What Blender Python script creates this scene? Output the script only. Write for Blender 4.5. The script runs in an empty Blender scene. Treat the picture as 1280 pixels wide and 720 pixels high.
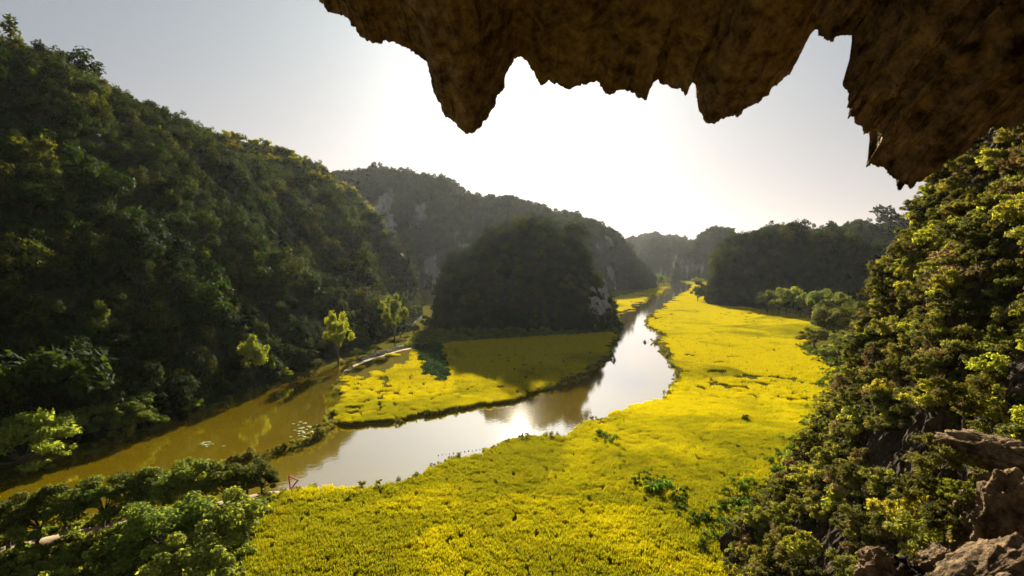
import bpy, math, random
import numpy as np
from mathutils import Vector, Matrix, Euler

R = math.radians
SC = bpy.context.scene
COL = SC.collection

# ------------------------------------------------------------------ camera, light, sky
CAM = np.array([0.0, 0.0, 35.0])
FPX = 711.0                      # focal length in pixels of the 1280 px photograph
PITCH = math.atan(30 / FPX)      # horizon sits 30 px above the middle
cam_d = bpy.data.cameras.new('camera')
cam = bpy.data.objects.new('camera', cam_d)
COL.objects.link(cam)
cam.location = CAM
cam.rotation_euler = (math.pi / 2 - PITCH, 0, 0)
cam_d.sensor_width = 36.0
cam_d.lens = 36.0 * FPX / 1280.0
cam_d.clip_start = 0.05
cam_d.clip_end = 20000
cam_d.dof.use_dof = True
cam_d.dof.focus_distance = 120
cam_d.dof.aperture_fstop = 2.8
SC.camera = cam

SUN_EL, SUN_AZ = 19.6, 0.8       # degrees; azimuth measured from +Y towards +X
w = bpy.data.worlds.new('World')
SC.world = w
w.use_nodes = True
wn, wl = w.node_tree.nodes, w.node_tree.links
bg = wn['Background']
sky = wn.new('ShaderNodeTexSky')
sky.sky_type = 'NISHITA'
sky.sun_disc = False
sky.sun_elevation = R(SUN_EL)
sky.sun_rotation = R(SUN_AZ)
sky.altitude = 0
sky.air_density = 0.5
sky.dust_density = 1.1
sky.ozone_density = 1.0
hs = wn.new('ShaderNodeHueSaturation'); hs.inputs['Saturation'].default_value = 0.5; hs.inputs['Value'].default_value = 1.25
gm = wn.new('ShaderNodeGamma'); gm.inputs['Gamma'].default_value = 0.58
wl.new(sky.outputs[0], gm.inputs[0]); wl.new(gm.outputs[0], hs.inputs['Color']); 
tcw = wn.new('ShaderNodeTexCoord'); sxw = wn.new('ShaderNodeSeparateXYZ'); wl.new(tcw.outputs['Generated'], sxw.inputs[0])
crw = wn.new('ShaderNodeValToRGB'); crw.color_ramp.elements[0].color = (1.05, 0.93, 0.85, 1); crw.color_ramp.elements[1].color = (0.94, 1.0, 1.0, 1)
crw.color_ramp.elements[0].position = 0.05; crw.color_ramp.elements[1].position = 0.36
wl.new(sxw.outputs['Z'], crw.inputs[0])
mxw = wn.new('ShaderNodeMix'); mxw.data_type = 'RGBA'; mxw.blend_type = 'MULTIPLY'; mxw.inputs[0].default_value = 1.0
wl.new(hs.outputs[0], mxw.inputs[6]); wl.new(crw.outputs[0], mxw.inputs[7]); wl.new(mxw.outputs[2], bg.inputs[0])
bg.inputs[1].default_value = 0.05

sun_d = bpy.data.lights.new('sun', 'SUN')
sun_d.energy = 5.0
sun_d.angle = R(0.53)
sun_d.color = (1.0, 0.90, 0.70)
sun = bpy.data.objects.new('sun', sun_d)
COL.objects.link(sun)
sdir = Vector((math.sin(R(SUN_AZ)) * math.cos(R(SUN_EL)), math.cos(R(SUN_AZ)) * math.cos(R(SUN_EL)), math.sin(R(SUN_EL))))
sun.rotation_euler = sdir.to_track_quat('Z', 'Y').to_euler()
sun.location = (0, 0, 300)

SC.render.engine = 'CYCLES'
SC.view_settings.view_transform = 'Standard'
SC.view_settings.look = 'None'
SC.view_settings.gamma = 1.0
SC.view_settings.use_curve_mapping = False
SC.view_settings.exposure = 1.6
SC.cycles.use_denoising = True
SC.cycles.max_bounces = 6
SC.cycles.diffuse_bounces = 4
SC.cycles.glossy_bounces = 3
SC.cycles.transmission_bounces = 4
SC.cycles.transparent_max_bounces = 8
SC.cycles.caustics_reflective = False
SC.cycles.caustics_refractive = False
HAZE = 0.00002

# ------------------------------------------------------------------ helpers
def ray(px, py):
    """direction (unit depth along +Y in the level frame) of a pixel of the 1280x720 photograph"""
    x, y = (px - 640) / FPX, (360 - py) / FPX
    c, s = math.cos(PITCH), math.sin(PITCH)
    d = np.array([x, c + y * s, y * c - s])
    return d / d[1]

def at(px, py, z=0.0):
    d = ray(px, py)
    return CAM + d * ((z - CAM[2]) / d[2])

def atd(px, py, depth):
    return CAM + ray(px, py) * depth

def ground_poly(pts, z=0.0):
    return np.array([at(a, b, z)[:2] for a, b in pts])

def _h(ix, iy, iz, seed):
    n = (ix.astype(np.int64) * 374761393 + iy.astype(np.int64) * 668265263 + iz.astype(np.int64) * 2147483647 + seed * 974634777) & 0xFFFFFFFF
    n = ((n ^ (n >> 13)) * 1274126177) & 0xFFFFFFFF
    n = ((n ^ (n >> 16)) * 2246822519) & 0xFFFFFFFF
    n = n ^ (n >> 15)
    return (n & 0xFFFFFF).astype(np.float64) / 0xFFFFFF

def noise(p, seed=0):
    """value noise in 3D, -1..1"""
    p = np.asarray(p, float)
    i = np.floor(p).astype(np.int64)
    f = p - i
    f = f * f * f * (f * (f * 6 - 15) + 10)
    x, y, z = i[..., 0], i[..., 1], i[..., 2]
    fx, fy, fz = f[..., 0], f[..., 1], f[..., 2]
    def c(a, b, d): return _h(x + a, y + b, z + d, seed)
    x00 = c(0,0,0) * (1 - fx) + c(1,0,0) * fx
    x10 = c(0,1,0) * (1 - fx) + c(1,1,0) * fx
    x01 = c(0,0,1) * (1 - fx) + c(1,0,1) * fx
    x11 = c(0,1,1) * (1 - fx) + c(1,1,1) * fx
    y0 = x00 * (1 - fy) + x10 * fy
    y1 = x01 * (1 - fy) + x11 * fy
    return (y0 * (1 - fz) + y1 * fz) * 2 - 1

def fbm(p, octv=4, seed=0, gain=0.5):
    p = np.asarray(p, float)
    a, s, t = 1.0, 0.0, 0.0
    for k in range(octv):
        s = s + a * noise(p * (2.03 ** k), seed + 17 * k)
        t += a
        a *= gain
    return s / t

def ridged(p, octv=4, seed=0):
    p = np.asarray(p, float)
    a, s, t = 1.0, 0.0, 0.0
    for k in range(octv):
        s = s + a * (1 - np.abs(noise(p * (2.1 ** k), seed + 31 * k)) * 2)
        t += a
        a *= 0.5
    return s / t

def sstep(a, b, x):
    t = np.clip((x - a) / (b - a), 0, 1)
    return t * t * (3 - 2 * t)

def P3(x, y, z=None):
    return np.stack([x, y, np.zeros_like(x) if z is None else z], -1)

def seg_dist(P, A, B):
    """distance of points (n,2) to every segment: min distance, index, parameter"""
    best = np.full(len(P), 1e18); bi = np.zeros(len(P), int); bt = np.zeros(len(P))
    for k in range(len(A)):
        a, b = A[k], B[k]
        ab = b - a
        L = max(float(ab @ ab), 1e-12)
        t = np.clip(((P - a) @ ab) / L, 0, 1)
        d = ((P - a - t[:, None] * ab) ** 2).sum(1)
        m = d < best
        best[m] = d[m]; bi[m] = k; bt[m] = t[m]
    return np.sqrt(best), bi, bt

def inside(P, poly):
    x, y = P[:, 0], P[:, 1]
    r = np.zeros(len(P), bool)
    n = len(poly)
    for k in range(n):
        x1, y1 = poly[k]; x2, y2 = poly[(k + 1) % n]
        if y1 == y2: continue
        c = ((y1 > y) != (y2 > y)) & (x < (x2 - x1) * (y - y1) / (y2 - y1) + x1)
        r ^= c
    return r

def sdf(P, poly):
    """negative inside"""
    d, _, _ = seg_dist(P, poly, np.roll(poly, -1, 0))
    return np.where(inside(P, poly), -d, d)

def smooth_poly(pts, n=2):
    p = np.array(pts, float)
    for _ in range(n):
        q = np.roll(p, -1, 0)
        p = np.stack([0.75 * p + 0.25 * q, 0.25 * p + 0.75 * q], 1).reshape(-1, 2)
    return p

def np_mesh(name, V, F, mat=None, smooth=False, attrs=None):
    V = np.asarray(V, np.float32); F = np.asarray(F, np.int32)
    me = bpy.data.meshes.new(name)
    k = F.shape[1]
    me.vertices.add(len(V)); me.vertices.foreach_set('co', V.ravel())
    me.loops.add(F.size); me.loops.foreach_set('vertex_index', F.ravel())
    me.polygons.add(len(F)); me.polygons.foreach_set('loop_start', np.arange(0, F.size, k, dtype=np.int32))
    me.polygons.foreach_set('use_smooth', np.full(len(F), smooth))
    me.update(calc_edges=True)
    for nm, (dom, arr) in (attrs or {}).items():
        a = me.attributes.new(nm, 'FLOAT', dom)
        a.data.foreach_set('value', np.asarray(arr, np.float32))
    if mat: me.materials.append(mat)
    me.validate(clean_customdata=False)
    return me

def link(name, me, parent=None, loc=(0, 0, 0)):
    o = bpy.data.objects.new(name, me)
    COL.objects.link(o)
    o.location = loc
    if parent: o.parent = parent
    return o

def tag(o, label=None, cat=None, group=None, kind=None):
    if label: o['label'] = label
    if cat: o['category'] = cat
    if group: o['group'] = group
    if kind: o['kind'] = kind
    return o

def grid_faces(nu, nv):
    i = np.arange((nu - 1) * (nv - 1))
    a = (i // (nv - 1)) * nv + i % (nv - 1)
    return np.stack([a, a + nv, a + nv + 1, a + 1], 1)

def tube(path, radii, seg=7):
    path = np.asarray(path, float); n = len(path)
    T = np.gradient(path, axis=0)
    T /= np.linalg.norm(T, axis=1)[:, None] + 1e-9
    ref = np.where(np.abs(T[:, 2:3]) > 0.9, np.array([[1.0, 0, 0]]), np.array([[0, 0, 1.0]]))
    A = np.cross(T, ref); A /= np.linalg.norm(A, axis=1)[:, None] + 1e-9
    B = np.cross(T, A)
    ang = np.linspace(0, 2 * math.pi, seg, endpoint=False)
    V = path[:, None, :] + np.asarray(radii)[:, None, None] * (np.cos(ang)[None, :, None] * A[:, None] + np.sin(ang)[None, :, None] * B[:, None])
    V = V.reshape(-1, 3)
    F = []
    for i in range(n - 1):
        for j in range(seg):
            F.append((i * seg + j, i * seg + (j + 1) % seg, (i + 1) * seg + (j + 1) % seg, (i + 1) * seg + j))
    return V, np.array(F)

def merge(parts):
    Vs, Fs, o = [], [], 0
    for V, F in parts:
        Vs.append(V); Fs.append(F + o); o += len(V)
    return np.concatenate(Vs), np.concatenate(Fs)

# ------------------------------------------------------------------ materials
def new_mat(name):
    m = bpy.data.materials.new(name); m.use_nodes = True
    nt = m.node_tree
    for n in list(nt.nodes): nt.nodes.remove(n)
    out = nt.nodes.new('ShaderNodeOutputMaterial')
    return m, nt, out

def N(nt, t, **kw):
    n = nt.nodes.new(t)
    for k, v in kw.items():
        if k.startswith('i_'):
            key = k[2:]
            n.inputs[int(key) if key.isdigit() else key.replace('_', ' ')].default_value = v
        else: setattr(n, k, v)
    return n

def ramp(nt, fac, stops):
    r = nt.nodes.new('ShaderNodeValToRGB')
    e = r.color_ramp.elements
    while len(e) < len(stops): e.new(0.5)
    for el, (p, c) in zip(e, stops):
        el.position = p; el.color = (*c, 1) if len(c) == 3 else c
    nt.links.new(fac, r.inputs[0])
    return r.outputs[0]

def mixc(nt, fac, a, b, blend='MIX'):
    m = nt.nodes.new('ShaderNodeMix'); m.data_type = 'RGBA'; m.blend_type = blend
    for s, v in ((0, fac), (6, a), (7, b)):
        if hasattr(v, 'links') or hasattr(v, 'is_linked'): nt.links.new(v, m.inputs[s])
        elif s == 0: m.inputs[0].default_value = v
        else: m.inputs[s].default_value = (*v, 1)
    return m.outputs[2]

def noise_tex(nt, scale, detail=4, vec=None, rough=0.55, dist=0.0):
    n = N(nt, 'ShaderNodeTexNoise', i_Scale=scale, i_Detail=detail, i_Roughness=rough, i_Distortion=dist)
    if vec is None:
        g = N(nt, 'ShaderNodeNewGeometry'); vec = g.outputs['Position']
    nt.links.new(vec, n.inputs['Vector'])
    return n.outputs['Fac']

def leaf_mat(name, dark, light, trans=0.45, tcol=None, rough=0.7, spec=0.04):
    """leaf surface: per-leaf tint, per-plant variation, light passing through the blade"""
    m, nt, out = new_mat(name)
    a = N(nt, 'ShaderNodeAttribute', attribute_name='tint')
    oi = N(nt, 'ShaderNodeObjectInfo')
    col = mixc(nt, a.outputs['Fac'], dark, light)
    hsv = N(nt, 'ShaderNodeHueSaturation')
    mr = N(nt, 'ShaderNodeMapRange'); mr.inputs[3].default_value = 0.5; mr.inputs[4].default_value = 1.55
    nt.links.new(oi.outputs['Random'], mr.inputs[0]); nt.links.new(mr.outputs[0], hsv.inputs['Value'])
    mh = N(nt, 'ShaderNodeMapRange'); mh.inputs[3].default_value = 0.475; mh.inputs[4].default_value = 0.515
    fr = N(nt, 'ShaderNodeMath', operation='FRACT'); mu = N(nt, 'ShaderNodeMath', operation='MULTIPLY'); mu.inputs[1].default_value = 7.31
    nt.links.new(oi.outputs['Random'], mu.inputs[0]); nt.links.new(mu.outputs[0], fr.inputs[0]); nt.links.new(fr.outputs[0], mh.inputs[0])
    nt.links.new(mh.outputs[0], hsv.inputs['Hue'])
    nt.links.new(col, hsv.inputs['Color'])
    p = N(nt, 'ShaderNodeBsdfPrincipled', i_Roughness=rough)
    p.inputs['Specular IOR Level'].default_value = spec
    nt.links.new(hsv.outputs[0], p.inputs['Base Color'])
    t = N(nt, 'ShaderNodeBsdfTranslucent')
    tc = mixc(nt, 1.0, hsv.outputs[0], tcol or (1.5, 1.35, 0.5), 'MULTIPLY')
    nt.links.new(tc, t.inputs[0])
    ms = N(nt, 'ShaderNodeMixShader'); ms.inputs[0].default_value = trans
    nt.links.new(p.outputs[0], ms.inputs[1]); nt.links.new(t.outputs[0], ms.inputs[2])
    nt.links.new(ms.outputs[0], out.inputs[0])
    return m

def rock_mat(name, c1, c2, c3, scale=1.0, bump=0.4, rough=0.85, stretch=1.0):
    m, nt, out = new_mat(name)
    g = N(nt, 'ShaderNodeNewGeometry')
    mp = N(nt, 'ShaderNodeMapping'); mp.inputs['Scale'].default_value = (1, 1, stretch)
    nt.links.new(g.outputs['Position'], mp.inputs[0])
    v = mp.outputs[0]
    n1 = noise_tex(nt, scale, 8, v, 0.62, 0.3)
    n2 = noise_tex(nt, scale * 4.7, 6, v, 0.6)
    n3 = noise_tex(nt, scale * 19, 4, v, 0.6)
    c = ramp(nt, n1, [(0.32, c1), (0.5, c2), (0.68, c3)])
    c = mixc(nt, 0.55, c, ramp(nt, n2, [(0.35, tuple(x * 0.35 for x in c2)), (0.65, tuple(min(1, x * 1.25) for x in c3))]))
    p = N(nt, 'ShaderNodeBsdfPrincipled', i_Roughness=rough)
    p.inputs['Specular IOR Level'].default_value = 0.06
    nt.links.new(c, p.inputs['Base Color'])
    ad = N(nt, 'ShaderNodeMath', operation='ADD')
    mm = N(nt, 'ShaderNodeMath', operation='MULTIPLY'); mm.inputs[1].default_value = 0.35
    nt.links.new(n3, mm.inputs[0]); nt.links.new(n2, ad.inputs[0]); nt.links.new(mm.outputs[0], ad.inputs[1])
    b = N(nt, 'ShaderNodeBump', i_Strength=bump, i_Distance=0.25 / scale)
    nt.links.new(ad.outputs[0], b.inputs['Height']); nt.links.new(b.outputs[0], p.inputs['Normal'])
    nt.links.new(p.outputs[0], out.inputs[0])
    return m

def plain_mat(name, c1, c2, scale=3.0, rough=0.8):
    m, nt, out = new_mat(name)
    c = ramp(nt, noise_tex(nt, scale, 4), [(0.3, c1), (0.7, c2)])
    p = N(nt, 'ShaderNodeBsdfPrincipled', i_Roughness=rough)
    p.inputs['Specular IOR Level'].default_value = 0.08
    nt.links.new(c, p.inputs['Base Color']); nt.links.new(p.outputs[0], out.inputs[0])
    return m

M = {}
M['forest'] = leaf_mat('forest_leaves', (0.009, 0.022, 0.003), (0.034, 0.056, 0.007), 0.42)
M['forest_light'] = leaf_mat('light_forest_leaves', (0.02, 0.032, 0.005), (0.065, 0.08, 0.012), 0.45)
M['tree'] = leaf_mat('tree_leaves', (0.055, 0.090, 0.016), (0.26, 0.30, 0.055), 0.52)
M['bright'] = leaf_mat('bright_leaves', (0.10, 0.155, 0.018), (0.26, 0.31, 0.035), 0.55)
M['olive'] = leaf_mat('olive_leaves', (0.10, 0.110, 0.022), (0.32, 0.315, 0.065), 0.42, (1.3, 1.2, 0.6))
M['bronze'] = leaf_mat('bronze_leaves', (0.13, 0.10, 0.04), (0.30, 0.235, 0.09), 0.42, (1.25, 1.15, 0.7))
M['dusk'] = leaf_mat('dark_olive_leaves', (0.05, 0.058, 0.016), (0.16, 0.165, 0.045), 0.42)
M['lime'] = leaf_mat('lime_leaves', (0.14, 0.16, 0.024), (0.34, 0.345, 0.06), 0.56)
M['lush'] = leaf_mat('lush_leaves', (0.05, 0.10, 0.012), (0.16, 0.24, 0.03), 0.5)
M['fresh'] = leaf_mat('fresh_leaves', (0.06, 0.105, 0.018), (0.22, 0.28, 0.05), 0.5)
M['red'] = leaf_mat('red_leaves', (0.13, 0.06, 0.03), (0.26, 0.13, 0.07), 0.42, (1.2, 1.0, 0.8))
M['plot'] = leaf_mat('plot_leaves', (0.02, 0.06, 0.012), (0.05, 0.11, 0.02), 0.35)
M['bark'] = plain_mat('bark', (0.05, 0.035, 0.022), (0.13, 0.10, 0.07), 6)
M['karst'] = rock_mat('karst_limestone', (0.10, 0.095, 0.08), (0.22, 0.21, 0.18), (0.36, 0.34, 0.30), 0.06, 0.6, stretch=0.35)
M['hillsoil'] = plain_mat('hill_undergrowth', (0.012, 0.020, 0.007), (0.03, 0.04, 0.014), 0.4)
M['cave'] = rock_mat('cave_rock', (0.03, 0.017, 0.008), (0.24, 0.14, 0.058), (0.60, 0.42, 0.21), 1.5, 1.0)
M['cave_shade'] = rock_mat('shade_painted_cave_rock', (0.006, 0.004, 0.002), (0.055, 0.031, 0.013), (0.50, 0.33, 0.15), 1.4, 1.0)  # high contrast paints black crevice shade and lit streaks into the rock colour
M['cliff'] = rock_mat('cliff_rock', (0.008, 0.006, 0.004), (0.035, 0.024, 0.015), (0.12, 0.085, 0.05), 0.9, 1.0, stretch=0.35)  # nearly black, so hollows between the shrubs carry their shade in the colour
M['boulder'] = rock_mat('boulder_rock', (0.015, 0.009, 0.005), (0.13, 0.08, 0.04), (0.40, 0.27, 0.14), 3.2, 1.0)
M['stone'] = plain_mat('pale_stone', (0.32, 0.29, 0.22), (0.6, 0.56, 0.46), 2)
M['path'] = plain_mat('path_dirt', (0.30, 0.22, 0.13), (0.48, 0.37, 0.24), 0.9)

def rice_mat():
    m, nt, out = new_mat('rice_blades')
    g = N(nt, 'ShaderNodeNewGeometry')
    a = N(nt, 'ShaderNodeAttribute', attribute_name='tint')
    big = noise_tex(nt, 0.045, 4, g.outputs['Position'], 0.6, 0.6)
    mid = noise_tex(nt, 0.5, 3, g.outputs['Position'], 0.6)
    gold = mixc(nt, a.outputs['Fac'], (0.46, 0.395, 0.005), (0.74, 0.66, 0.012))
    green = mixc(nt, a.outputs['Fac'], (0.17, 0.19, 0.008), (0.38, 0.37, 0.014))
    sx = N(nt, 'ShaderNodeSeparateXYZ'); nt.links.new(g.outputs['Position'], sx.inputs[0])
    # the crop stands greener close to the cliff foot, riper up the valley
    mr = N(nt, 'ShaderNodeMapRange'); mr.inputs[1].default_value = 60; mr.inputs[2].default_value = 150
    mr.inputs[3].default_value = 0.26; mr.inputs[4].default_value = -0.08
    nt.links.new(sx.outputs['Y'], mr.inputs[0])
    ad = N(nt, 'ShaderNodeMath', operation='ADD'); nt.links.new(big, ad.inputs[0]); nt.links.new(mr.outputs[0], ad.inputs[1])
    vo = N(nt, 'ShaderNodeTexVoronoi', i_Scale=0.022); vo.voronoi_dimensions = '2D'
    nt.links.new(g.outputs['Position'], vo.inputs['Vector'])
    sv = N(nt, 'ShaderNodeSeparateColor'); nt.links.new(vo.outputs['Color'], sv.inputs[0])
    vm = N(nt, 'ShaderNodeMath', operation='MULTIPLY_ADD'); vm.inputs[1].default_value = 0.34; vm.inputs[2].default_value = -0.15
    nt.links.new(sv.outputs[0], vm.inputs[0])
    a2 = N(nt, 'ShaderNodeMath', operation='ADD'); nt.links.new(ad.outputs[0], a2.inputs[0]); nt.links.new(vm.outputs[0], a2.inputs[1]); ad = a2
    f = ramp(nt, ad.outputs[0], [(0.46, (0, 0, 0)), (0.70, (1, 1, 1))])
    col = mixc(nt, f, gold, green)
    dry = ramp(nt, a.outputs['Fac'], [(0.0, (0.6, 0.6, 0.6)), (0.34, (0, 0, 0))])
    nz = N(nt, 'ShaderNodeMath', operation='MULTIPLY'); nt.links.new(dry, nz.inputs[0]); nt.links.new(f, nz.inputs[1])
    col = mixc(nt, nz.outputs[0], col, (0.30, 0.18, 0.03))
    col = mixc(nt, ramp(nt, mid, [(0.55, (0, 0, 0)), (0.75, (0.5, 0.5, 0.5))]), col, (0.42, 0.27, 0.010))
    d = N(nt, 'ShaderNodeBsdfDiffuse'); nt.links.new(col, d.inputs[0])
    t = N(nt, 'ShaderNodeBsdfTranslucent'); nt.links.new(mixc(nt, 1.0, col, (1.25, 1.2, 0.6), 'MULTIPLY'), t.inputs[0])
    ms = N(nt, 'ShaderNodeMixShader'); ms.inputs[0].default_value = 0.55
    nt.links.new(d.outputs[0], ms.inputs[1]); nt.links.new(t.outputs[0], ms.inputs[2])
    nt.links.new(ms.outputs[0], out.inputs[0])
    return m
M['rice'] = rice_mat()

def ground_mat():
    m, nt, out = new_mat('valley_soil')
    g = N(nt, 'ShaderNodeNewGeometry')
    n1 = noise_tex(nt, 0.08, 5, g.outputs['Position'])
    n2 = noise_tex(nt, 1.3, 5, g.outputs['Position'])
    c = ramp(nt, n1, [(0.35, (0.10, 0.075, 0.012)), (0.65, (0.05, 0.07, 0.012))])
    c = mixc(nt, ramp(nt, n2, [(0.4, (0, 0, 0)), (0.7, (0.8, 0.8, 0.8))]), c, (0.16, 0.12, 0.02))
    p = N(nt, 'ShaderNodeBsdfDiffuse')
    nt.links.new(c, p.inputs[0])
    b = N(nt, 'ShaderNodeBump', i_Strength=0.6, i_Distance=0.2); nt.links.new(n2, b.inputs['Height']); nt.links.new(b.outputs[0], p.inputs['Normal'])
    nt.links.new(p.outputs[0], out.inputs[0])
    return m
M['ground'] = ground_mat()

def water_mat():
    m, nt, out = new_mat('river_water')
    g = N(nt, 'ShaderNodeNewGeometry')
    n0 = noise_tex(nt, 0.03, 3, g.outputs['Position'])
    c = ramp(nt, n0, [(0.35, (0.20, 0.132, 0.002)), (0.65, (0.27, 0.185, 0.004))])
    p = N(nt, 'ShaderNodeBsdfPrincipled', i_Roughness=0.03, i_IOR=1.5)
    nt.links.new(c, p.inputs['Base Color'])
    n1 = noise_tex(nt, 0.9, 3, g.outputs['Position'])
    b = N(nt, 'ShaderNodeBump', i_Strength=0.05, i_Distance=0.15); nt.links.new(n1, b.inputs['Height']); nt.links.new(b.outputs[0], p.inputs['Normal'])
    gl = N(nt, 'ShaderNodeBsdfGlossy', i_Roughness=0.035); nt.links.new(b.outputs[0], gl.inputs['Normal'])
    lw = N(nt, 'ShaderNodeLayerWeight', i_Blend=0.5)
    gf = N(nt, 'ShaderNodeMapRange'); gf.inputs[1].default_value = 0.35; gf.inputs[2].default_value = 1.0; gf.inputs[3].default_value = 0.05; gf.inputs[4].default_value = 0.88
    nt.links.new(lw.outputs['Facing'], gf.inputs[0])
    mw = N(nt, 'ShaderNodeMixShader'); nt.links.new(gf.outputs[0], mw.inputs[0]); nt.links.new(p.outputs[0], mw.inputs[1]); nt.links.new(gl.outputs[0], mw.inputs[2])
    nt.links.new(mw.outputs[0], out.inputs[0])
    return m
M['water'] = water_mat()

# ------------------------------------------------------------------ the river and the valley floor
RIVER_PX = [(-170, 712), (0, 668), (90, 655), (170, 640), (250, 632), (330, 622), (380, 616), (425, 611), (440, 617), (470, 613), (500, 613),
    (515, 604), (540, 590), (562, 578), (590, 572), (622, 561), (655, 551), (680, 549), (702, 549), (718, 539), (742, 527), (770, 518),
    (800, 508), (825, 500), (838, 485), (845, 465), (840, 450), (826, 436), (816, 427), (836, 421), (815, 414), (807, 405), (812, 395), (826, 384),
    (846, 371), (862, 362), (866, 357), (856, 352.5), (838, 349.5), (825, 350), (838, 353.5), (838, 357), (830, 364), (812, 373), (793, 384), (775, 393), (768, 399),
    (773, 408), (771, 424), (765, 440), (750, 458), (720, 475), (690, 487), (665, 493), (655, 500), (600, 507), (560, 515), (530, 523),
    (500, 530), (470, 534), (432, 535), (405, 531), (410, 514), (418, 495), (428, 474), (436, 462), (438, 455), (430, 452), (415, 459), (395, 468), (360, 478),
    (330, 487), (280, 505), (220, 527), (160, 549), (100, 571), (40, 589), (0, 600), (-140, 640)]
RIVER = smooth_poly(ground_poly(RIVER_PX), 1)

def river_sd(P):
    d = np.full(len(P), 60.0)
    m = (P[:, 1] < 1500) & (P[:, 1] > 20) & (P[:, 0] > -320) & (P[:, 0] < 700)
    Q = P[m]
    d[m] = sdf(Q, RIVER)
    q = P3(P[:, 0], P[:, 1])
    wob = fbm(q * 0.22, 4, 5) * 1.5 + fbm(q * 0.05, 2, 9) * 1.5
    wob *= np.clip(P[:, 1] / 120, 0.6, 2.0)
    return d + wob

DITCH = [ground_poly(p) for p in ([(893, 467), (905, 471), (925, 474), (960, 474), (985, 477), (1003, 482), (1025, 486)],
                                  [(895, 483), (910, 486)], [(925, 481), (960, 483)],
                                  [(905, 387), (935, 388)], [(860, 417), (925, 419)], [(955, 440), (965, 441)], [(838, 424), (900, 427), (925, 426)], [(820, 398), (860, 400)], [(860, 446), (930, 449)], [(870, 456), (905, 455)], [(940, 402), (985, 405)])]

BUND = ground_poly([(225, 598), (270, 586), (300, 577), (325, 571), (345, 567), (368, 560), (392, 552), (406, 540), (412, 532)])
def bund_d(P):
    d, _, _ = seg_dist(P, BUND[:-1], BUND[1:])
    return d + fbm(P3(P[:, 0], P[:, 1]) * 0.5, 3, 91) * 0.9

def ditch_d(P):
    d = np.full(len(P), 99.0)
    for k, L in enumerate(DITCH):
        dd, _, _ = seg_dist(P, L[:-1], L[1:])
        dd = dd * (0.5 if k == 0 else 0.8) + (fbm(P3(P[:, 0], P[:, 1]) * 0.25, 3, 77 + k) * 1.6 + 0.2)
        d = np.minimum(d, dd)
    return d

def land_z(P):
    d = river_sd(P)
    z = -1.0 + 1.45 * sstep(-1.0, 1.2, d)
    z = z + fbm(P3(P[:, 0], P[:, 1]) * 0.3, 3, 3) * 0.12 * (d > 0)
    m = (np.abs(P[:, 0] + 38) < 25) & (np.abs(P[:, 1] - 103) < 30)
    if m.any():
        b = bund_d(P[m])
        z[m] = np.maximum(z[m], 0.42 - 0.40 * b)
    return z, d

def build_ground():
    nr, nc = 820, 860
    dep = 60.0 * (5200 / 60.0) ** np.linspace(0, 1, nr)
    t = np.linspace(-1.3, 1.3, nc)
    Y = np.repeat(dep - 70, nc); X = (dep[:, None] * t[None, :]).ravel()
    P = np.stack([X, Y], 1)
    z, _ = land_z(P)
    # a short apron of land behind the viewpoint is part of the same sheet
    V = np.column_stack([X, Y, z])
    me = np_mesh('ground', V, grid_faces(nr, nc)[:, ::-1], M['ground'], True)
    o = link('ground', me); tag(o, 'valley floor of dark soil and mud under the rice', 'ground', kind='structure')
    n = 2
    xs = [-320, 700]; ys = [20, 1520]
    V = np.array([(x, y, 0.0) for y in ys for x in xs])
    o = link('river_water', np_mesh('river_water', V, [[0, 1, 3, 2]], M['water'])); tag(o, 'calm brown river winding between the rice fields', 'river', kind='structure')
build_ground()

# ------------------------------------------------------------------ leaves, crowns, trees
def crown(seed, R3, nblob, nleaf, leaf, blob=0.38, up=0.5, base=0.0, aspect=0.5, shell=0.75, droop=0.0):
    """leaf-sized diamonds gathered in clumps through an uneven crown"""
    r = np.random.RandomState(seed)
    R3 = np.array(R3, float)
    u = r.normal(size=(nblob, 3)); u[:, 2] = np.abs(u[:, 2]) * 1.1 - 0.35
    u /= np.linalg.norm(u, axis=1)[:, None]
    rad = r.uniform(0.35, 0.95, (nblob, 1))
    C = u * rad
    bs = blob * r.uniform(0.55, 1.25, nblob)
    which = r.randint(0, nblob, nleaf)
    v = r.normal(size=(nleaf, 3)); v /= np.linalg.norm(v, axis=1)[:, None]
    v[:, 2] = np.where(v[:, 2] < -0.3, v[:, 2] * 0.6, v[:, 2])
    rr = (shell + (1 - shell) * r.uniform(-1, 1, nleaf)) * bs[which]
    pos = (C[which] + v * rr[:, None] * np.array([1, 1, 0.95])) * R3
    pos[:, 2] += R3[2] * base
    nrm = v * 0.8 + np.array([0, 0, up]) + r.normal(size=(nleaf, 3)) * 0.55
    nrm /= np.linalg.norm(nrm, axis=1)[:, None]
    ax = np.cross(nrm, r.normal(size=(nleaf, 3))); ax /= np.linalg.norm(ax, axis=1)[:, None]
    ax[:, 2] -= droop
    bx = np.cross(nrm, ax)
    L = leaf * r.uniform(0.6, 1.35, nleaf)[:, None]
    V = np.stack([pos - ax * L, pos + bx * L * aspect - nrm * L * 0.12, pos + ax * L, pos - bx * L * aspect - nrm * L * 0.12], 1).reshape(-1, 3)
    F = np.arange(nleaf * 4).reshape(-1, 4)
    tint = np.clip(r.uniform(0, 1, nleaf) * 0.7 + 0.3 * r.uniform(0, 1, nblob)[which], 0, 1)
    return V, F, tint, C * R3 + np.array([0, 0, R3[2] * base])

def crown_mesh(name, mat, seed, *a, **k):
    V, F, tint, C = crown(seed, *a, **k)
    return np_mesh(name, V, F, mat, False, {'tint': ('FACE', tint)}), C

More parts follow.
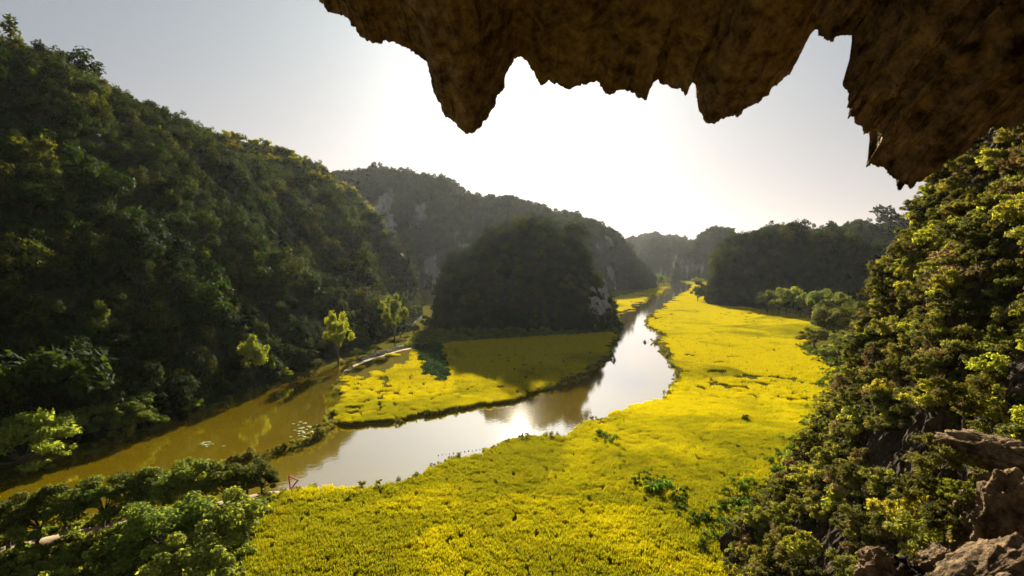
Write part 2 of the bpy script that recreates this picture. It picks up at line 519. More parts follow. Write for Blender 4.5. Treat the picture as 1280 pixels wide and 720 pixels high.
def trunk_mesh(name, seed, tips, base_z, r0, fork):
    r = np.random.RandomState(seed)
    parts = []
    lean = r.normal(size=2) * 0.15
    top = np.array([lean[0] * fork, lean[1] * fork, fork])
    n = 7; s = np.linspace(0, 1, n)[:, None]
    path = np.array([0, 0, base_z]) * (1 - s) + top * s
    path[1:-1, :2] += r.normal(size=(n - 2, 2)) * r0 * 0.4
    parts.append(tube(path, r0 * np.array([1.6, 1.1, 1.0, 0.95, 0.9, 0.85, 0.75])))
    for t in tips[:9]:
        mid = top * 0.45 + t * 0.55; mid[2] -= 0.12 * np.linalg.norm(t - top)
        s = np.linspace(0, 1, 6)[:, None]
        p = (1 - s) ** 2 * top + 2 * s * (1 - s) * mid + s ** 2 * t
        parts.append(tube(p, r0 * np.array([0.62, 0.5, 0.4, 0.3, 0.2, 0.1]), 5))
    V, F = merge(parts)
    return np_mesh(name, V, F, M['bark'], True)

# ------------------------------------------------------------------ scattering (for what nobody could count)
def scatter(name, pts, protos, scale, rng, label, cat, tilt=0.15, group=None):
    """one object: its points carry instances of the prototype meshes"""
    n = len(pts)
    me = bpy.data.meshes.new(name)
    me.vertices.add(n); me.vertices.foreach_set('co', np.asarray(pts, np.float32).ravel())
    rot = np.column_stack([rng.normal(size=(n, 2)) * tilt, rng.uniform(0, 6.283, n)])
    a = me.attributes.new('turn', 'FLOAT_VECTOR', 'POINT'); a.data.foreach_set('vector', rot.astype(np.float32).ravel())
    a = me.attributes.new('size', 'FLOAT', 'POINT'); a.data.foreach_set('value', np.asarray(scale, np.float32))
    a = me.attributes.new('pick', 'INT', 'POINT'); a.data.foreach_set('value', rng.randint(0, len(protos), n).astype(np.int32))
    o = link(name, me)
    col = bpy.data.collections.new(name + '_kinds')
    for k, p in enumerate(protos):
        q = bpy.data.objects.new('%s_kind' % name, p); col.objects.link(q)
    ng = bpy.data.node_groups.new(name + '_spread', 'GeometryNodeTree')
    ng.interface.new_socket('Geometry', in_out='INPUT', socket_type='NodeSocketGeometry')
    ng.interface.new_socket('Geometry', in_out='OUTPUT', socket_type='NodeSocketGeometry')
    gi, go = ng.nodes.new('NodeGroupInput'), ng.nodes.new('NodeGroupOutput')
    ci = ng.nodes.new('GeometryNodeCollectionInfo')
    ci.inputs['Collection'].default_value = col
    ci.inputs['Separate Children'].default_value = True
    ci.inputs['Reset Children'].default_value = True
    ip = ng.nodes.new('GeometryNodeInstanceOnPoints')
    ip.inputs['Pick Instance'].default_value = True
    def attr(nm, ty):
        x = ng.nodes.new('GeometryNodeInputNamedAttribute'); x.data_type = ty; x.inputs[0].default_value = nm
        return [s for s in x.outputs if s.enabled and s.name == 'Attribute'][0]
    ng.links.new(gi.outputs[0], ip.inputs['Points'])
    ng.links.new(ci.outputs[0], ip.inputs['Instance'])
    ng.links.new(attr('pick', 'INT'), ip.inputs['Instance Index'])
    e2r = ng.nodes.new('FunctionNodeEulerToRotation')
    ng.links.new(attr('turn', 'FLOAT_VECTOR'), e2r.inputs[0])
    ng.links.new(e2r.outputs[0], ip.inputs['Rotation'])
    ng.links.new(attr('size', 'FLOAT'), ip.inputs['Scale'])
    ng.links.new(ip.outputs[0], go.inputs[0])
    md = o.modifiers.new('spread', 'NODES'); md.node_group = ng
    tag(o, label, cat, group, 'stuff')
    return o

# ------------------------------------------------------------------ hills
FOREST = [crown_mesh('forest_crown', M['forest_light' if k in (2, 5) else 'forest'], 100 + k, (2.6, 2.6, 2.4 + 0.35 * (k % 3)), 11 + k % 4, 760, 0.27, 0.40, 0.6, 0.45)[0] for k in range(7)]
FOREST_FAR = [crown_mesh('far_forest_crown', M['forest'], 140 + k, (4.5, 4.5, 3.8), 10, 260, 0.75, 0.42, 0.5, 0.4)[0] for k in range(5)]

HILL_POLYS = []
def hill_height(P, base, ridge, prof, nz, seed):
    base = np.asarray(base, float); ridge = np.asarray(ridge, float)
    db = -sdf(P, base)
    dr, i, t = seg_dist(P, ridge[:-1, :2], ridge[1:, :2])
    hr = ridge[i, 2] * (1 - t) + ridge[i + 1, 2] * t
    q = P3(P[:, 0], P[:, 1])
    warp = fbm(q * 0.02, 4, seed + 3) * 14 * nz
    dbw = db + warp * np.clip(db / 30, 0, 1)
    tt = np.clip(dbw / np.maximum(dbw + np.maximum(dr - 3, 0), 1e-6), 0, 1)
    h = hr * prof(tt)
    gul = ridged(q * 0.018 + 7, 4, seed)
    m = np.clip(db / 25, 0, 1) * np.clip(1.25 - tt, 0.12, 1)
    h = h + gul * 7 * nz * m + fbm(q * 0.06, 4, seed + 8) * 5 * nz * np.clip(db / 20, 0, 1) * np.clip(1.3 - tt, 0.3, 1)
    return np.where(db > 0, h, -3.0 + np.maximum(db, -20) * 0.05)

def hill(base, ridge, res, prof, nz, seed, label, forest_label, spacing, protos, fscale, bare=0.0, bare_side=None, skip=None):
    base = np.asarray(base, float)
    HILL_POLYS.append(base)
    x0, y0 = base.min(0) - res * 2; x1, y1 = base.max(0) + res * 2
    nx, ny = int((x1 - x0) / res) + 1, int((y1 - y0) / res) + 1
    gx, gy = np.meshgrid(np.linspace(x0, x1, nx), np.linspace(y0, y1, ny), indexing='ij')
    P = np.stack([gx.ravel(), gy.ravel()], 1)
    z = hill_height(P, base, ridge, prof, nz, seed)
    V = np.column_stack([P, z])
    F = grid_faces(nx, ny)
    keep = (z[F] > -2.9).any(1)
    F = F[keep]
    used, inv = np.unique(F, return_inverse=True)
    V, F = V[used], inv.reshape(F.shape)
    me = np_mesh('hill', V, F, M['karst'], True)
    me.materials.append(M['hillsoil'])
    # pick forest spots over the surface
    rng = np.random.RandomState(seed + 500)
    a, b, c, d = (V[F[:, k]] for k in range(4))
    nrm = np.cross(c - a, d - b) / 2
    area = np.linalg.norm(nrm, axis=1); nrm /= area[:, None] + 1e-9
    cen = (a + b + c + d) / 4
    steep = 1 - np.abs(nrm[:, 2])
    q = fbm(cen * np.array([0.045, 0.045, 0.03]), 3, seed + 40)
    bm = np.zeros(len(F))
    if bare > 0:
        bm = sstep(0.25, 0.6, q * 0.9 + bare + (0 if bare_side is None else bare_side(cen)) + (steep - 0.6) * 0.8)
    soil = (bm < 0.5)
    me.polygons.foreach_set('material_index', soil.astype(np.int32))
    o = link('hill', me); tag(o, label, 'hill', kind='structure')
    tocam = CAM - cen; tocam /= np.linalg.norm(tocam, axis=1)[:, None]
    wgt = area * np.clip((nrm * tocam).sum(1) * 2.5 + 1.2, 0.0, 1) * (1 - bm * 0.93) * (cen[:, 2] > 0.2)
    n = int(wgt.sum() / spacing ** 2)
    f = rng.choice(len(F), n, p=wgt / wgt.sum())
    s, t = rng.uniform(size=(2, n, 1))
    pts = (a[f] * (1 - s) + b[f] * s) * (1 - t) + (d[f] * (1 - s) + c[f] * s) * t
    if skip is not None:
        pts = pts[~skip(pts)]; n = len(pts)
    # crowns stand off the slope a little, their size drifting with the stand
    sz = fscale * np.exp(rng.normal(size=n) * 0.42) * (1 + 0.35 * fbm(pts * 0.05, 2, seed + 60))
    pts[:, 2] += sz * 0.9
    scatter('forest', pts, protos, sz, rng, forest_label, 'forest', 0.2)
    return V, F

pw = lambda e: (lambda t: np.sin(t * math.pi / 2) ** e)
# the long wooded ridge on the left
LEFT_BASE = smooth_poly([(-118, 60), (-92, 88), (-76, 118), (-71, 150), (-67, 185), (-60, 235), (-56, 280), (-55, 320), (-58, 380), (-72, 425),
             (-110, 500), (-200, 540), (-330, 480), (-380, 250), (-330, 60), (-230, 10)], 1)
LEFT_RIDGE = [(-300, 40, 112), (-258, 150, 127), (-205, 222, 113), (-196, 250, 109), (-192, 290, 104), (-182, 345, 102), (-165, 385, 101), (-146, 430, 98), (-122, 452, 78), (-93, 445, 50), (-72, 425, 26)]
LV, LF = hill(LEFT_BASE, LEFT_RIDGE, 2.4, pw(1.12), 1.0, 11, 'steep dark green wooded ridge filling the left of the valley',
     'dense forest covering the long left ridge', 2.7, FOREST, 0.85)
# the ridge behind
hill(smooth_poly([(-330, 840), (-60, 760), (40, 720), (90, 715), (130, 740), (160, 775), (192, 788), (215, 840), (190, 930), (60, 1000), (-200, 1060), (-420, 1020)], 1),
     [(-400, 930, 163), (-268, 905, 175), (-208, 900, 177), (-160, 900, 174), (-101, 890, 159), (-74, 885, 141), (-50, 870, 131), (0, 865, 127), (48, 860, 111), (71, 855, 103), (96, 850, 101), (124, 845, 91), (152, 838, 78), (174, 832, 48), (190, 828, 23)],
     6.0, pw(0.55), 1.3, 23, 'tall hazy grey green ridge standing behind the round hill', 'forest on the hazy ridge behind the round hill', 4.3, FOREST_FAR, 0.72, 0.22)
# the round hill in the middle
hill(smooth_poly([(-36, 300), (-10, 288), (20, 282), (44, 285), (56, 300), (60, 330), (54, 362), (30, 385), (-10, 388), (-38, 365), (-47, 328)], 1),
     [(-31, 336, 35), (-19, 336, 46), (-7, 336, 53), (5, 336, 56.5), (19, 336, 55), (33, 336, 48), (42, 336, 40), (50, 336, 28)], 2.0, pw(0.6), 0.3, 37,
     'rounded dark green karst hill in the middle of the valley', 'forest on the round hill beside the river bend', 2.3, FOREST, 0.70,
     0.001, lambda c: sstep(26, 44, c[:, 0]) * sstep(2, 8, c[:, 2]) * sstep(46, 38, c[:, 2]) * 1.2 - 0.4)
# the flat-topped hill on the right
hill(smooth_poly([(163, 472), (200, 452), (250, 440), (305, 440), (335, 470), (350, 560), (280, 640), (215, 610), (186, 530)], 1),
     [(190, 505, 44), (200, 508, 55), (218, 512, 59), (245, 515, 59), (275, 515, 59), (295, 510, 55), (306, 500, 44)], 3.5, pw(0.42), 0.8, 41,
     'flat topped dark wooded hill across the fields on the right', 'forest on the flat topped right hill', 3.2, FOREST, 1.0, 0.0)
hill(smooth_poly([(330, 700), (430, 640), (600, 640), (640, 800), (500, 900), (350, 860)], 1),
     [(400, 760, 70), (450, 750, 80), (520, 740, 82), (570, 740, 84)], 6, pw(0.5), 1.0, 47,
     'wooded ridge behind the flat topped hill on the right', 'forest on the ridge behind the flat topped hill', 5.5, FOREST_FAR, 0.9)
# far hills closing the valley
hill(smooth_poly([(326, 1190), (370, 1120), (440, 1100), (490, 1130), (500, 1230), (460, 1330), (370, 1300)], 1),
     [(352, 1200, 56), (372, 1200, 70), (398, 1200, 86), (418, 1200, 104), (440, 1200, 109), (456, 1200, 106), (474, 1200, 84)], 7, pw(0.4), 1.0, 53,
     'steep pale grey hill closing the far end of the valley', 'forest on the steep pale far hill', 4.6, FOREST_FAR, 0.6, 0.1)
hill(smooth_poly([(290, 1420), (340, 1330), (420, 1320), (520, 1400), (500, 1560), (350, 1560)], 1),
     [(322, 1450, 60), (334, 1450, 86), (352, 1450, 96), (380, 1450, 88), (410, 1450, 94), (440, 1450, 80)], 8, pw(0.4), 1.0, 59,
     'low pale far hill with twin humps beyond the river bend', 'forest on the twin humped far hill', 5, FOREST_FAR, 0.65, 0.1)
hill(smooth_poly([(300, 1900), (400, 1820), (620, 1820), (700, 1950), (560, 2100), (340, 2080)], 1),
     [(420, 1950, 120), (470, 1950, 133), (520, 1950, 128), (620, 1950, 110)], 14, pw(0.5), 1.0, 61,
     'faintest and farthest hill on the skyline of the valley', 'forest on the farthest hill', 7, FOREST_FAR, 0.9)
hill(smooth_poly([(640, 1000), (800, 900), (1100, 950), (1100, 1200), (700, 1200)], 1),
     [(720, 1080, 90), (850, 1060, 100), (1000, 1060, 90)], 12, pw(0.5), 1.0, 67,
     'distant wooded hills at the right edge of the valley', 'forest on the distant right hills', 8, FOREST_FAR, 1.3)

# ------------------------------------------------------------------ rice
def rice_patch(seed, side, sp, blades, hgt, wid):
    r = np.random.RandomState(seed)
    k = int(side / sp)
    gx, gy = np.meshgrid((np.arange(k) + 0.5) * sp - side / 2, (np.arange(k) + 0.5) * sp - side / 2)
    c = np.stack([gx.ravel(), gy.ravel()], 1) + r.normal(size=(k * k, 2)) * sp * 0.22
    n = k * k * blades
    cc = np.repeat(c, blades, 0)
    hh = np.repeat(r.uniform(0.75, 1.15, k * k), blades) * hgt * r.uniform(0.6, 1.1, n)
    az = r.uniform(0, 6.283, n)
    out = np.stack([np.cos(az), np.sin(az)], 1)
    side_v = np.stack([-np.sin(az), np.cos(az)], 1)
    b = np.column_stack([cc + out * sp * 0.12, np.zeros(n)])
    m = np.column_stack([cc + out * sp * 0.3, hh * 0.75])
    t = np.column_stack([cc + out * (sp * 0.85), hh * r.uniform(0.7, 1.0, n)])
    sv = np.column_stack([side_v, np.zeros(n)]) * wid
    V = np.stack([b - sv * 0.6, b + sv * 0.6, m + sv, m - sv, t], 1).reshape(-1, 3)
    i = np.arange(n)[:, None] * 5
    F = np.concatenate([i + np.array([[0, 1, 2]]), i + np.array([[0, 2, 3]]), i + np.array([[3, 2, 4]])])
    tint = r.uniform(0, 1, n)
    return np_mesh('rice_patch', V, F, M['rice'], False, {'tint': ('FACE', np.concatenate([tint, tint, tint]))})

PLOT = ground_poly([(519, 432), (552, 432), (562, 470), (553, 482), (528, 470)])
BARE = [ground_poly([(435, 468), (470, 448), (515, 438), (512, 456), (478, 466), (445, 486)]),
        ground_poly([(476, 462), (486, 462), (478, 525), (468, 527)])]
MARGIN = ground_poly([(510, 436), (520, 418), (700, 412), (775, 405), (768, 417), (560, 430)])
RICE_POLYS = [
    ground_poly([(285, 800), (318, 668), (345, 622), (400, 600), (500, 590), (700, 530), (850, 480), (840, 440), (795, 400), (868, 356), (850, 351), (835, 348.6), (890, 348), (872, 366),
                 (893, 379), (950, 389), (1010, 396), (1035, 402), (1010, 420), (1000, 436), (1045, 462), (1040, 520), (1008, 560), (965, 600), (930, 645), (925, 700), (935, 800)]),
    ground_poly([(400, 540), (420, 490), (436, 466), (470, 448), (520, 436), (570, 429), (766, 415), (775, 430), (700, 495), (500, 545)]),
    ground_poly([(764, 374), (800, 366), (838, 355), (845, 360), (768, 402)])]

def rice_points(side, dmin, dmax, rng):
    out = []
    for poly in RICE_POLYS:
        lo = np.maximum(poly.min(0), [-400, dmin * 0.66]); hi = np.minimum(poly.max(0), [900, dmax * 1.5])
        if (hi <= lo).any(): continue
        gx, gy = np.meshgrid(np.arange(lo[0], hi[0], side), np.arange(lo[1], hi[1], side))
        P = np.stack([gx.ravel(), gy.ravel()], 1) + rng.uniform(-0.3, 0.3, (gx.size, 2)) * side
        yy = P[:, 1] + 0.16 * dmin * (rng.uniform(-1, 1, len(P)) + fbm(P3(P[:, 0], P[:, 1]) * 0.05, 2, 55)) * (dmin > 50)
        y2 = P[:, 1] + 0.16 * dmax * (rng.uniform(-1, 1, len(P)) + fbm(P3(P[:, 0], P[:, 1]) * 0.05, 2, 55)) * (dmax < 1000)
        P = P[(yy >= dmin) & (y2 < dmax)]
        P = P[inside(P, poly)]
        out.append(P)
    P = np.concatenate(out)
    z, d = land_z(P)
    keep = d > 0.5 + side * 0.35
    keep &= ~inside(P, PLOT)
    for b in BARE: keep &= ~(inside(P, b) & (fbm(P3(P[:, 0], P[:, 1]) * 0.3, 3, 71) > -0.35))
    keep &= ditch_d(P) > 0.35 * side + 0.25
    for hp in HILL_POLYS:
        s = sdf(P, hp); keep &= s > 1.5
    return np.column_stack([P, z])[keep]

rng = np.random.RandomState(4)
near = [rice_patch(k, 1.5, 0.15, 7, 0.8, 0.018) for k in range(5)]
midp = [rice_patch(20 + k, 3.2, 0.42, 8, 0.85, 0.055) for k in range(4)]
farp = [rice_patch(40 + k, 8.0, 0.95, 8, 0.95, 0.13) for k in range(4)]
for nm, side, a, b, pr, lab in (('rice', 1.35, 45, 150, near, 'golden green rice crop filling the near field'),
                           ('rice', 2.9, 150, 380, midp, 'golden rice crop on both sides of the river bend'),
                           ('rice', 7.2, 380, 1500, farp, 'bright yellow rice crop far up the valley')):
    P = rice_points(side, a, b, rng)
    scatter(nm, P, pr, np.exp(rng.normal(size=len(P)) * 0.08) * (1 + 0.12 * fbm(P * 0.13, 3, 707)), rng, lab, 'rice', 0.03)
    print('rice', len(P))


# ------------------------------------------------------------------ the cave mouth: overhanging rock above, curtain of rock on the right
def rock_sheet(name, outline, depth, zc, back, xk, seed, mat, nu=900, lobe=0.28, amp=1.0, lean=0.0, kw=61, ox=0.0, jag=1.0):
    o = np.array(outline, float)
    s = np.concatenate([[0], np.cumsum(np.linalg.norm(np.diff(o, axis=0), axis=1))])
    u = np.linspace(0, s[-1], nu)
    px = np.interp(u, s, o[:, 0]); py = np.interp(u, s, o[:, 1])
    j = np.stack([u / 9, np.zeros(nu), np.zeros(nu)], -1)
    jx = (fbm(j * 0.42, 5, seed, 0.6) * 6.0 + ridged(j * 0.8 + 9, 3, seed + 4) * 1.5) * jag; jy = (fbm(j * 0.42 + 50, 5, seed + 2, 0.6) * 8 + np.abs(fbm(j * 1.1 + 20, 3, seed + 9, 0.6)) * 5) * jag
    D = np.array([depth(a) for a in px])
    P0 = np.array([atd(a, b, d) for a, b, d in zip(px, py, D)])
    PJ = np.array([atd(a, b, d) for a, b, d in zip(px + jx, py + jy, D)]) - P0
    k = np.ones(kw) / kw; h_ = kw // 2
    zs = np.convolve(np.pad(P0[:, 2], h_, 'edge'), k, 'valid') + 0.25
    zs = np.maximum(zs, P0[:, 2] + 0.12)
    xs = np.convolve(np.pad(P0[:, 0], h_, 'edge'), k, 'valid')
    ys = np.convolve(np.pad(P0[:, 1], h_, 'edge'), k, 'valid')
    rows = []
    for v in np.linspace(0, 1, 330) ** 1.5:          # underside: from the lip back over the viewpoint, then down behind it
        f = float(sstep(0, lobe, v))
        z = P0[:, 2] * (1 - f) + zs * f
        b = min(v / 0.8, 1.0)
        z = z * (1 - b ** 0.8) + (CAM[2] + zc) * b ** 0.8
        x = (P0[:, 0] * (1 - f) + xs * f) * (1 + xk * v) + lean * v
        y = (P0[:, 1] * (1 - f) + ys * f); y = y * (1 - b) + back * b
        if v > 0.8:
            g = (v - 0.8) / 0.2
            z = z * (1 - g) + (CAM[2] - 4) * g; y = y - 1.2 * math.sin(g * math.pi)
        rows.append((v, np.column_stack([x, y, z]) + PJ * math.exp(-(v / 0.05) ** 2)))
    outer = []
    for v in np.linspace(0, 1, 40)[1:]:              # outside: up the cliff above the cave
        f = float(sstep(0, 0.3, v))
        z = P0[:, 2] * (1 - f) + zs * f + 9 * v
        y = P0[:, 1] * (1 - f) + ys * f + 0.5 * min(v / 0.15, 1) + 1.5 * v
        x = P0[:, 0] * (1 - f) + xs * f + ox * (0.5 * min(v / 0.15, 1) + 1.5 * v)
        outer.append((v, np.column_stack([x, y, z]) + PJ * math.exp(-(v / 0.03) ** 2)))
    allr = outer[::-1] + rows
    G = np.stack([r for _, r in allr], 0); W = np.array([min(1.0, 0.05 + v * 2.6) for v, _ in allr])
    nr = len(allr)
    du = np.gradient(G, axis=1); dv = np.gradient(G, axis=0)
    nn = np.cross(du, dv); nn /= np.linalg.norm(nn, axis=2)[..., None] + 1e-9
    q = G * 1.0
    wq = q + np.stack([fbm(q * 0.8, 3, seed + 11), fbm(q * 0.8, 3, seed + 12), fbm(q * 0.8, 3, seed + 13)], -1) * 0.5
    pit = np.clip(fbm(wq * 3.1, 3, seed + 21) - 0.12, 0, 1)
    disp = -pit * 0.55 + ridged(wq * 0.75, 4, seed + 5) * 0.34 + fbm(wq * 1.9, 6, seed + 6, 0.62) * 0.36 - np.abs(fbm(wq * 4.5, 4, seed + 7, 0.6)) * 0.22
    G = G + nn * (disp * W[:, None] * amp)[..., None]
    me = np_mesh(name, G.reshape(-1, 3), grid_faces(nr, nu), mat, True)
    return link(name, me)

ROOF = [(300, -120), (360, -50), (400, 0), (415, 12), (440, 30), (455, 47), (475, 52), (495, 50), (515, 65), (530, 75), (541, 95), (540, 115), (548, 130), (558, 145), (572, 158),
        (585, 165), (598, 157), (608, 152), (613, 135), (622, 122), (630, 112), (632, 95), (638, 73), (650, 68), (662, 78), (668, 95), (675, 104), (683, 98), (690, 100),
        (700, 105), (712, 110), (725, 103), (738, 97), (745, 97), (752, 108), (758, 118), (770, 112), (785, 110), (797, 117), (806, 120), (812, 103), (825, 101), (840, 110), (850, 107),
        (857, 116), (866, 106), (873, 115), (872, 135), (879, 143), (880, 150), (890, 152), (905, 145), (920, 147), (935, 138), (955, 122), (965, 108), (975, 100), (985, 85), (997, 62),
        (1005, 40), (1020, 26), (1040, 8), (1070, -40), (1110, -110)]
o = rock_sheet('rock_overhang', ROOF, lambda x: 7.0 + 0.4 * math.sin(x / 90), 5.0, -3.0, 0.15, 201, M['cave'])
tag(o, 'jagged brown cave roof hanging across the top over the valley', 'rock overhang')
CURT = [(975, -110), (1000, -40), (1022, 18), (1030, 50), (1037, 55), (1045, 52), (1055, 48), (1064, 44), (1067, 56), (1060, 70), (1068, 85), (1062, 105), (1067, 125), (1062, 145), (1075, 154), (1076, 168),
        (1090, 163), (1100, 172), (1092, 190), (1083, 204), (1098, 203), (1112, 209), (1122, 222), (1126, 231), (1142, 222), (1165, 206), (1190, 196), (1215, 180), (1250, 160), (1290, 150), (1360, 170), (1480, 260), (1640, 380)]
o = rock_sheet('hanging_rock', CURT, lambda x: float(np.interp(x, [1000, 1130, 1290, 1640], [5.2, 4.9, 4.2, 3.2])), 4.0, -2.5, 0.02, 231, M['cave_shade'], nu=900, lobe=0.3, amp=1.15, lean=0.5, kw=21, ox=0.8, jag=1.7)
tag(o, 'ragged rock with painted crevice shade hanging down at the top right corner', 'hanging rock')

def boulder(name, c, R3, seed, label, mat=None, rot=(0, 0, 0), det=6, amp=0.5, cat='boulder', group=None, freq=1.6):
    bm_ = np.linspace(0, math.pi, 2 ** det + 1); am = np.linspace(0, 2 * math.pi, 2 ** (det + 1), endpoint=False)
    th, ph = np.meshgrid(bm_, am, indexing='ij')
    d = np.stack([np.sin(th) * np.cos(ph), np.sin(th) * np.sin(ph), np.cos(th)], -1)
    rr = 1 + amp * (ridged(d * freq + seed, 4, seed) * 0.6 + fbm(d * freq * 1.5 + seed, 5, seed + 1) * 0.8) + amp * 0.25 * fbm(d * freq * 7, 3, seed + 2)
    V = d * rr[..., None] * np.array(R3)
    nu, nv = V.shape[:2]
    F = []
    idx = np.arange(nu * nv).reshape(nu, nv)
    F = np.stack([idx[:-1], idx[1:], np.roll(idx, -1, 1)[1:], np.roll(idx, -1, 1)[:-1]], -1).reshape(-1, 4)
    me = np_mesh(name, V.reshape(-1, 3), F, mat or M['boulder'], True)
    o = link(name, me, None, c); o.rotation_euler = rot
    tag(o, label, cat, group)
    return o

boulder('boulder', atd(1248, 568, 4.6), (0.40, 0.26, 0.11), 3, 'long pale boulder with a dark hollow under it at the right edge', rot=(0.1, 0.12, -0.2))
boulder('boulder', atd(1262, 650, 3.8), (0.16, 0.2, 0.26), 8, 'upright sunlit rock below the long pale boulder', rot=(0.1, 0.35, 0.3))
boulder('boulder', atd(1225, 640, 4.2), (0.10, 0.14, 0.22), 14, 'narrow rough brown rock between the cliff shrubs and the upright rock', rot=(0, 0.5, 0.2))
boulder('boulder', atd(1110, 720, 4.0), (0.15, 0.17, 0.14), 21, 'small rough brown rock at the bottom edge of the cliff', rot=(0.2, 0, 0.5))
boulder('boulder', atd(1240, 735, 3.2), (0.42, 0.22, 0.10), 25, 'low slanting rock ledge in the bottom right corner', rot=(0, -0.45, 0.2))
boulder('boulder', atd(1190, 712, 3.9), (0.22, 0.18, 0.09), 29, 'thin slanting rock ridge beside the bottom right ledge', rot=(0, -0.5, 0.1))

boulder('rock_ledge', (4.9, 4.7, 31.3), (1.0, 0.9, 1.55), 35, 'dark rock ledge carrying the boulders in the bottom right corner', M['cliff'], amp=0.4, cat='rock', freq=1.8)
boulder('rock_ledge', (2.75, 3.75, 32.0), (0.42, 0.5, 0.75), 37, 'dark rough rock under the small rock at the bottom edge', M['cliff'], amp=0.45, cat='rock', freq=1.8)

# ------------------------------------------------------------------ the right cliff
def cliff_x(y, z):
    p = np.stack([np.zeros_like(y), y, z], -1)
    base = 27.5 + 0.46 * np.clip(z, 0, 60) + 0.29 * (y - 67) - 2.5 * sstep(7, 0, z) + 1.6 * sstep(5, 13, z)
    return base + fbm(p * np.array([1, 0.12, 0.09]), 4, 301) * 2.6 + ridged(p * np.array([1, 0.3, 0.12]), 4, 305) * 0.9 - np.abs(fbm(p * np.array([1, 0.8, 0.35]), 5, 309, 0.65)) * 1.1
ny, nz_ = 460, 440
gy, gz = np.meshgrid(np.linspace(6, 78, ny), np.linspace(-1.5, 62, nz_), indexing='ij')
X = cliff_x(gy.ravel(), gz.ravel())
X = X + sstep(66, 78, gy.ravel()) * 26
V = np.column_stack([X, gy.ravel(), gz.ravel()])
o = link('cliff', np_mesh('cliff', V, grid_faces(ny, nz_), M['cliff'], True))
tag(o, 'rock cliff with shade put into its near black colour, overgrown with shrubs on the right', 'cliff')


# ------------------------------------------------------------------ trees and shrubs as things
def plant_kind(mat, seed, R3, nblob, nleaf, leaf, base, trunk_r=None, fork=0.5, names=('trunk', 'crown'), **k):
    me, C = crown_mesh(names[1], mat, seed, R3, nblob, nleaf, leaf, base=base, **k)
    tr = trunk_mesh(names[0], seed + 1, C, -0.8, trunk_r, fork * R3[2] * base) if trunk_r else None
    return dict(crown=me, trunk=tr, names=names)

def plant(kind, name, loc, scale, label, cat='tree', group=None, rz=None, stretch=1.0):
    r = bpy.data.objects.new(name, None); COL.objects.link(r)
    r.empty_display_size = 0.5
    r.location = loc
    r.rotation_euler = (0, 0, random.uniform(0, 6.283) if rz is None else rz)
    r.scale = (scale, scale, scale * stretch)
    tag(r, label, cat, group)
    link(kind['names'][1], kind['crown'], r)
    if kind['trunk']: link(kind['names'][0], kind['trunk'], r)
    return r
random.seed(5)

def land(px, py):
    p = at(px, py, 0.4)
    return (p[0], p[1], float(land_z(p[None, :2])[0][0]))

BROAD = [plant_kind(M['tree'], 400 + 3 * k, (3.3, 3.3, 2.6), 30, 7000, 0.17, 1.25, 0.2, 0.55, blob=0.27, up=0.9) for k in range(4)]
BROADD = [plant_kind(M['forest'], 430 + 3 * k, (4.2, 4.2, 3.6), 26, 3400, 0.32, 1.05, 0.25, 0.5, blob=0.30) for k in range(4)]
BRIGHT = [plant_kind(M['bright'], 460 + 3 * k, (3.2, 3.2, 4.6), 24, 4200, 0.27, 1.0, 0.18, 0.45, blob=0.25, aspect=0.35, shell=0.5) for k in range(3)]
FRESH = [plant_kind(M['fresh'], 480 + 3 * k, (4.6, 4.6, 2.8), 28, 5200, 0.25, 1.3, 0.22, 0.5, blob=0.26, aspect=0.4, shell=0.55) for k in range(2)]

# the row of trees on the path beside the side stream
for px, py, sc in ((-35, 700, 1.05), (8, 690, 1.0), (45, 682, 0.92), (85, 672, 1.0), (128, 664, 0.95), (168, 657, 1.05), (205, 648, 1.0), (243, 642, 1.05), (280, 636, 0.9), (310, 629, 0.9), (330, 623, 0.66)):
    plant(random.choice(BROAD), 'path_tree', land(px, py), sc * 1.25, 'dark green tree in the row along the stream path', 'tree', 'trees in a row along the stream path')
for px, py, sc, lab in ((212, 714, 1.25, 'broad leafy tree below the path row with the widest crown'), (278, 706, 1.2, 'leafy tree below the path row close to the rice edge'),
                        (236, 752, 1.0, 'leafy tree cut off by the bottom edge of the view'), (170, 748, 0.8, 'small leafy tree at the bottom edge beside the dark grass')):
    plant(random.choice(BROAD), 'leafy_tree', land(px, py + 8), sc * 1.3, lab)

# trees along the far bank of the side stream
for px, py, sc, st, kk, lab in ((28, 592, 1.25, 1.1, FRESH, 'light green spreading tree at the left edge over the stream'), (-30, 590, 1.2, 1.0, FRESH, 'light green tree half cut off by the left edge'),
        (85, 560, 0.8, 0.9, FRESH, 'light green low tree leaning over the stream beside the spreading one'), (150, 544, 1.0, 0.85, FRESH, 'light green flat topped tree on the shaded stream bank'),
        (312, 484, 1.15, 1.1, BRIGHT, 'bright yellow green plume shaped tree over the stream'), (285, 478, 0.85, 0.9, BRIGHT, 'small yellow green tree beside the plume shaped one'),
        (417, 455, 1.25, 1.25, BRIGHT, 'tall bright yellow green tree at the end of the side stream'),
        (488, 432, 1.55, 1.1, BRIGHT, 'bright yellow green tree above the row of pale stones'),
        (292, 432, 1.2, 1.5, BRIGHT, 'golden topped narrow tree on the lower left slope')):
    p = land(px, py)
    if kk is FRESH: sc *= 1.3
    if kk is BRIGHT: sc *= 1.4; p = (p[0] + 2.0, p[1] - 1.0, p[2])
    plant(random.choice(kk), 'bright_tree', p, sc, lab, 'tree', None, None, st)
bank = np.array([(-20, 607), (20, 597), (60, 585), (95, 573), (130, 560), (165, 548), (195, 536), (222, 527), (250, 516), (272, 508), (298, 498), (330, 487), (345, 483), (365, 476), (385, 471), (400, 464), (436, 448), (452, 443), (470, 437), (505, 428), (520, 424), (540, 419)], float)
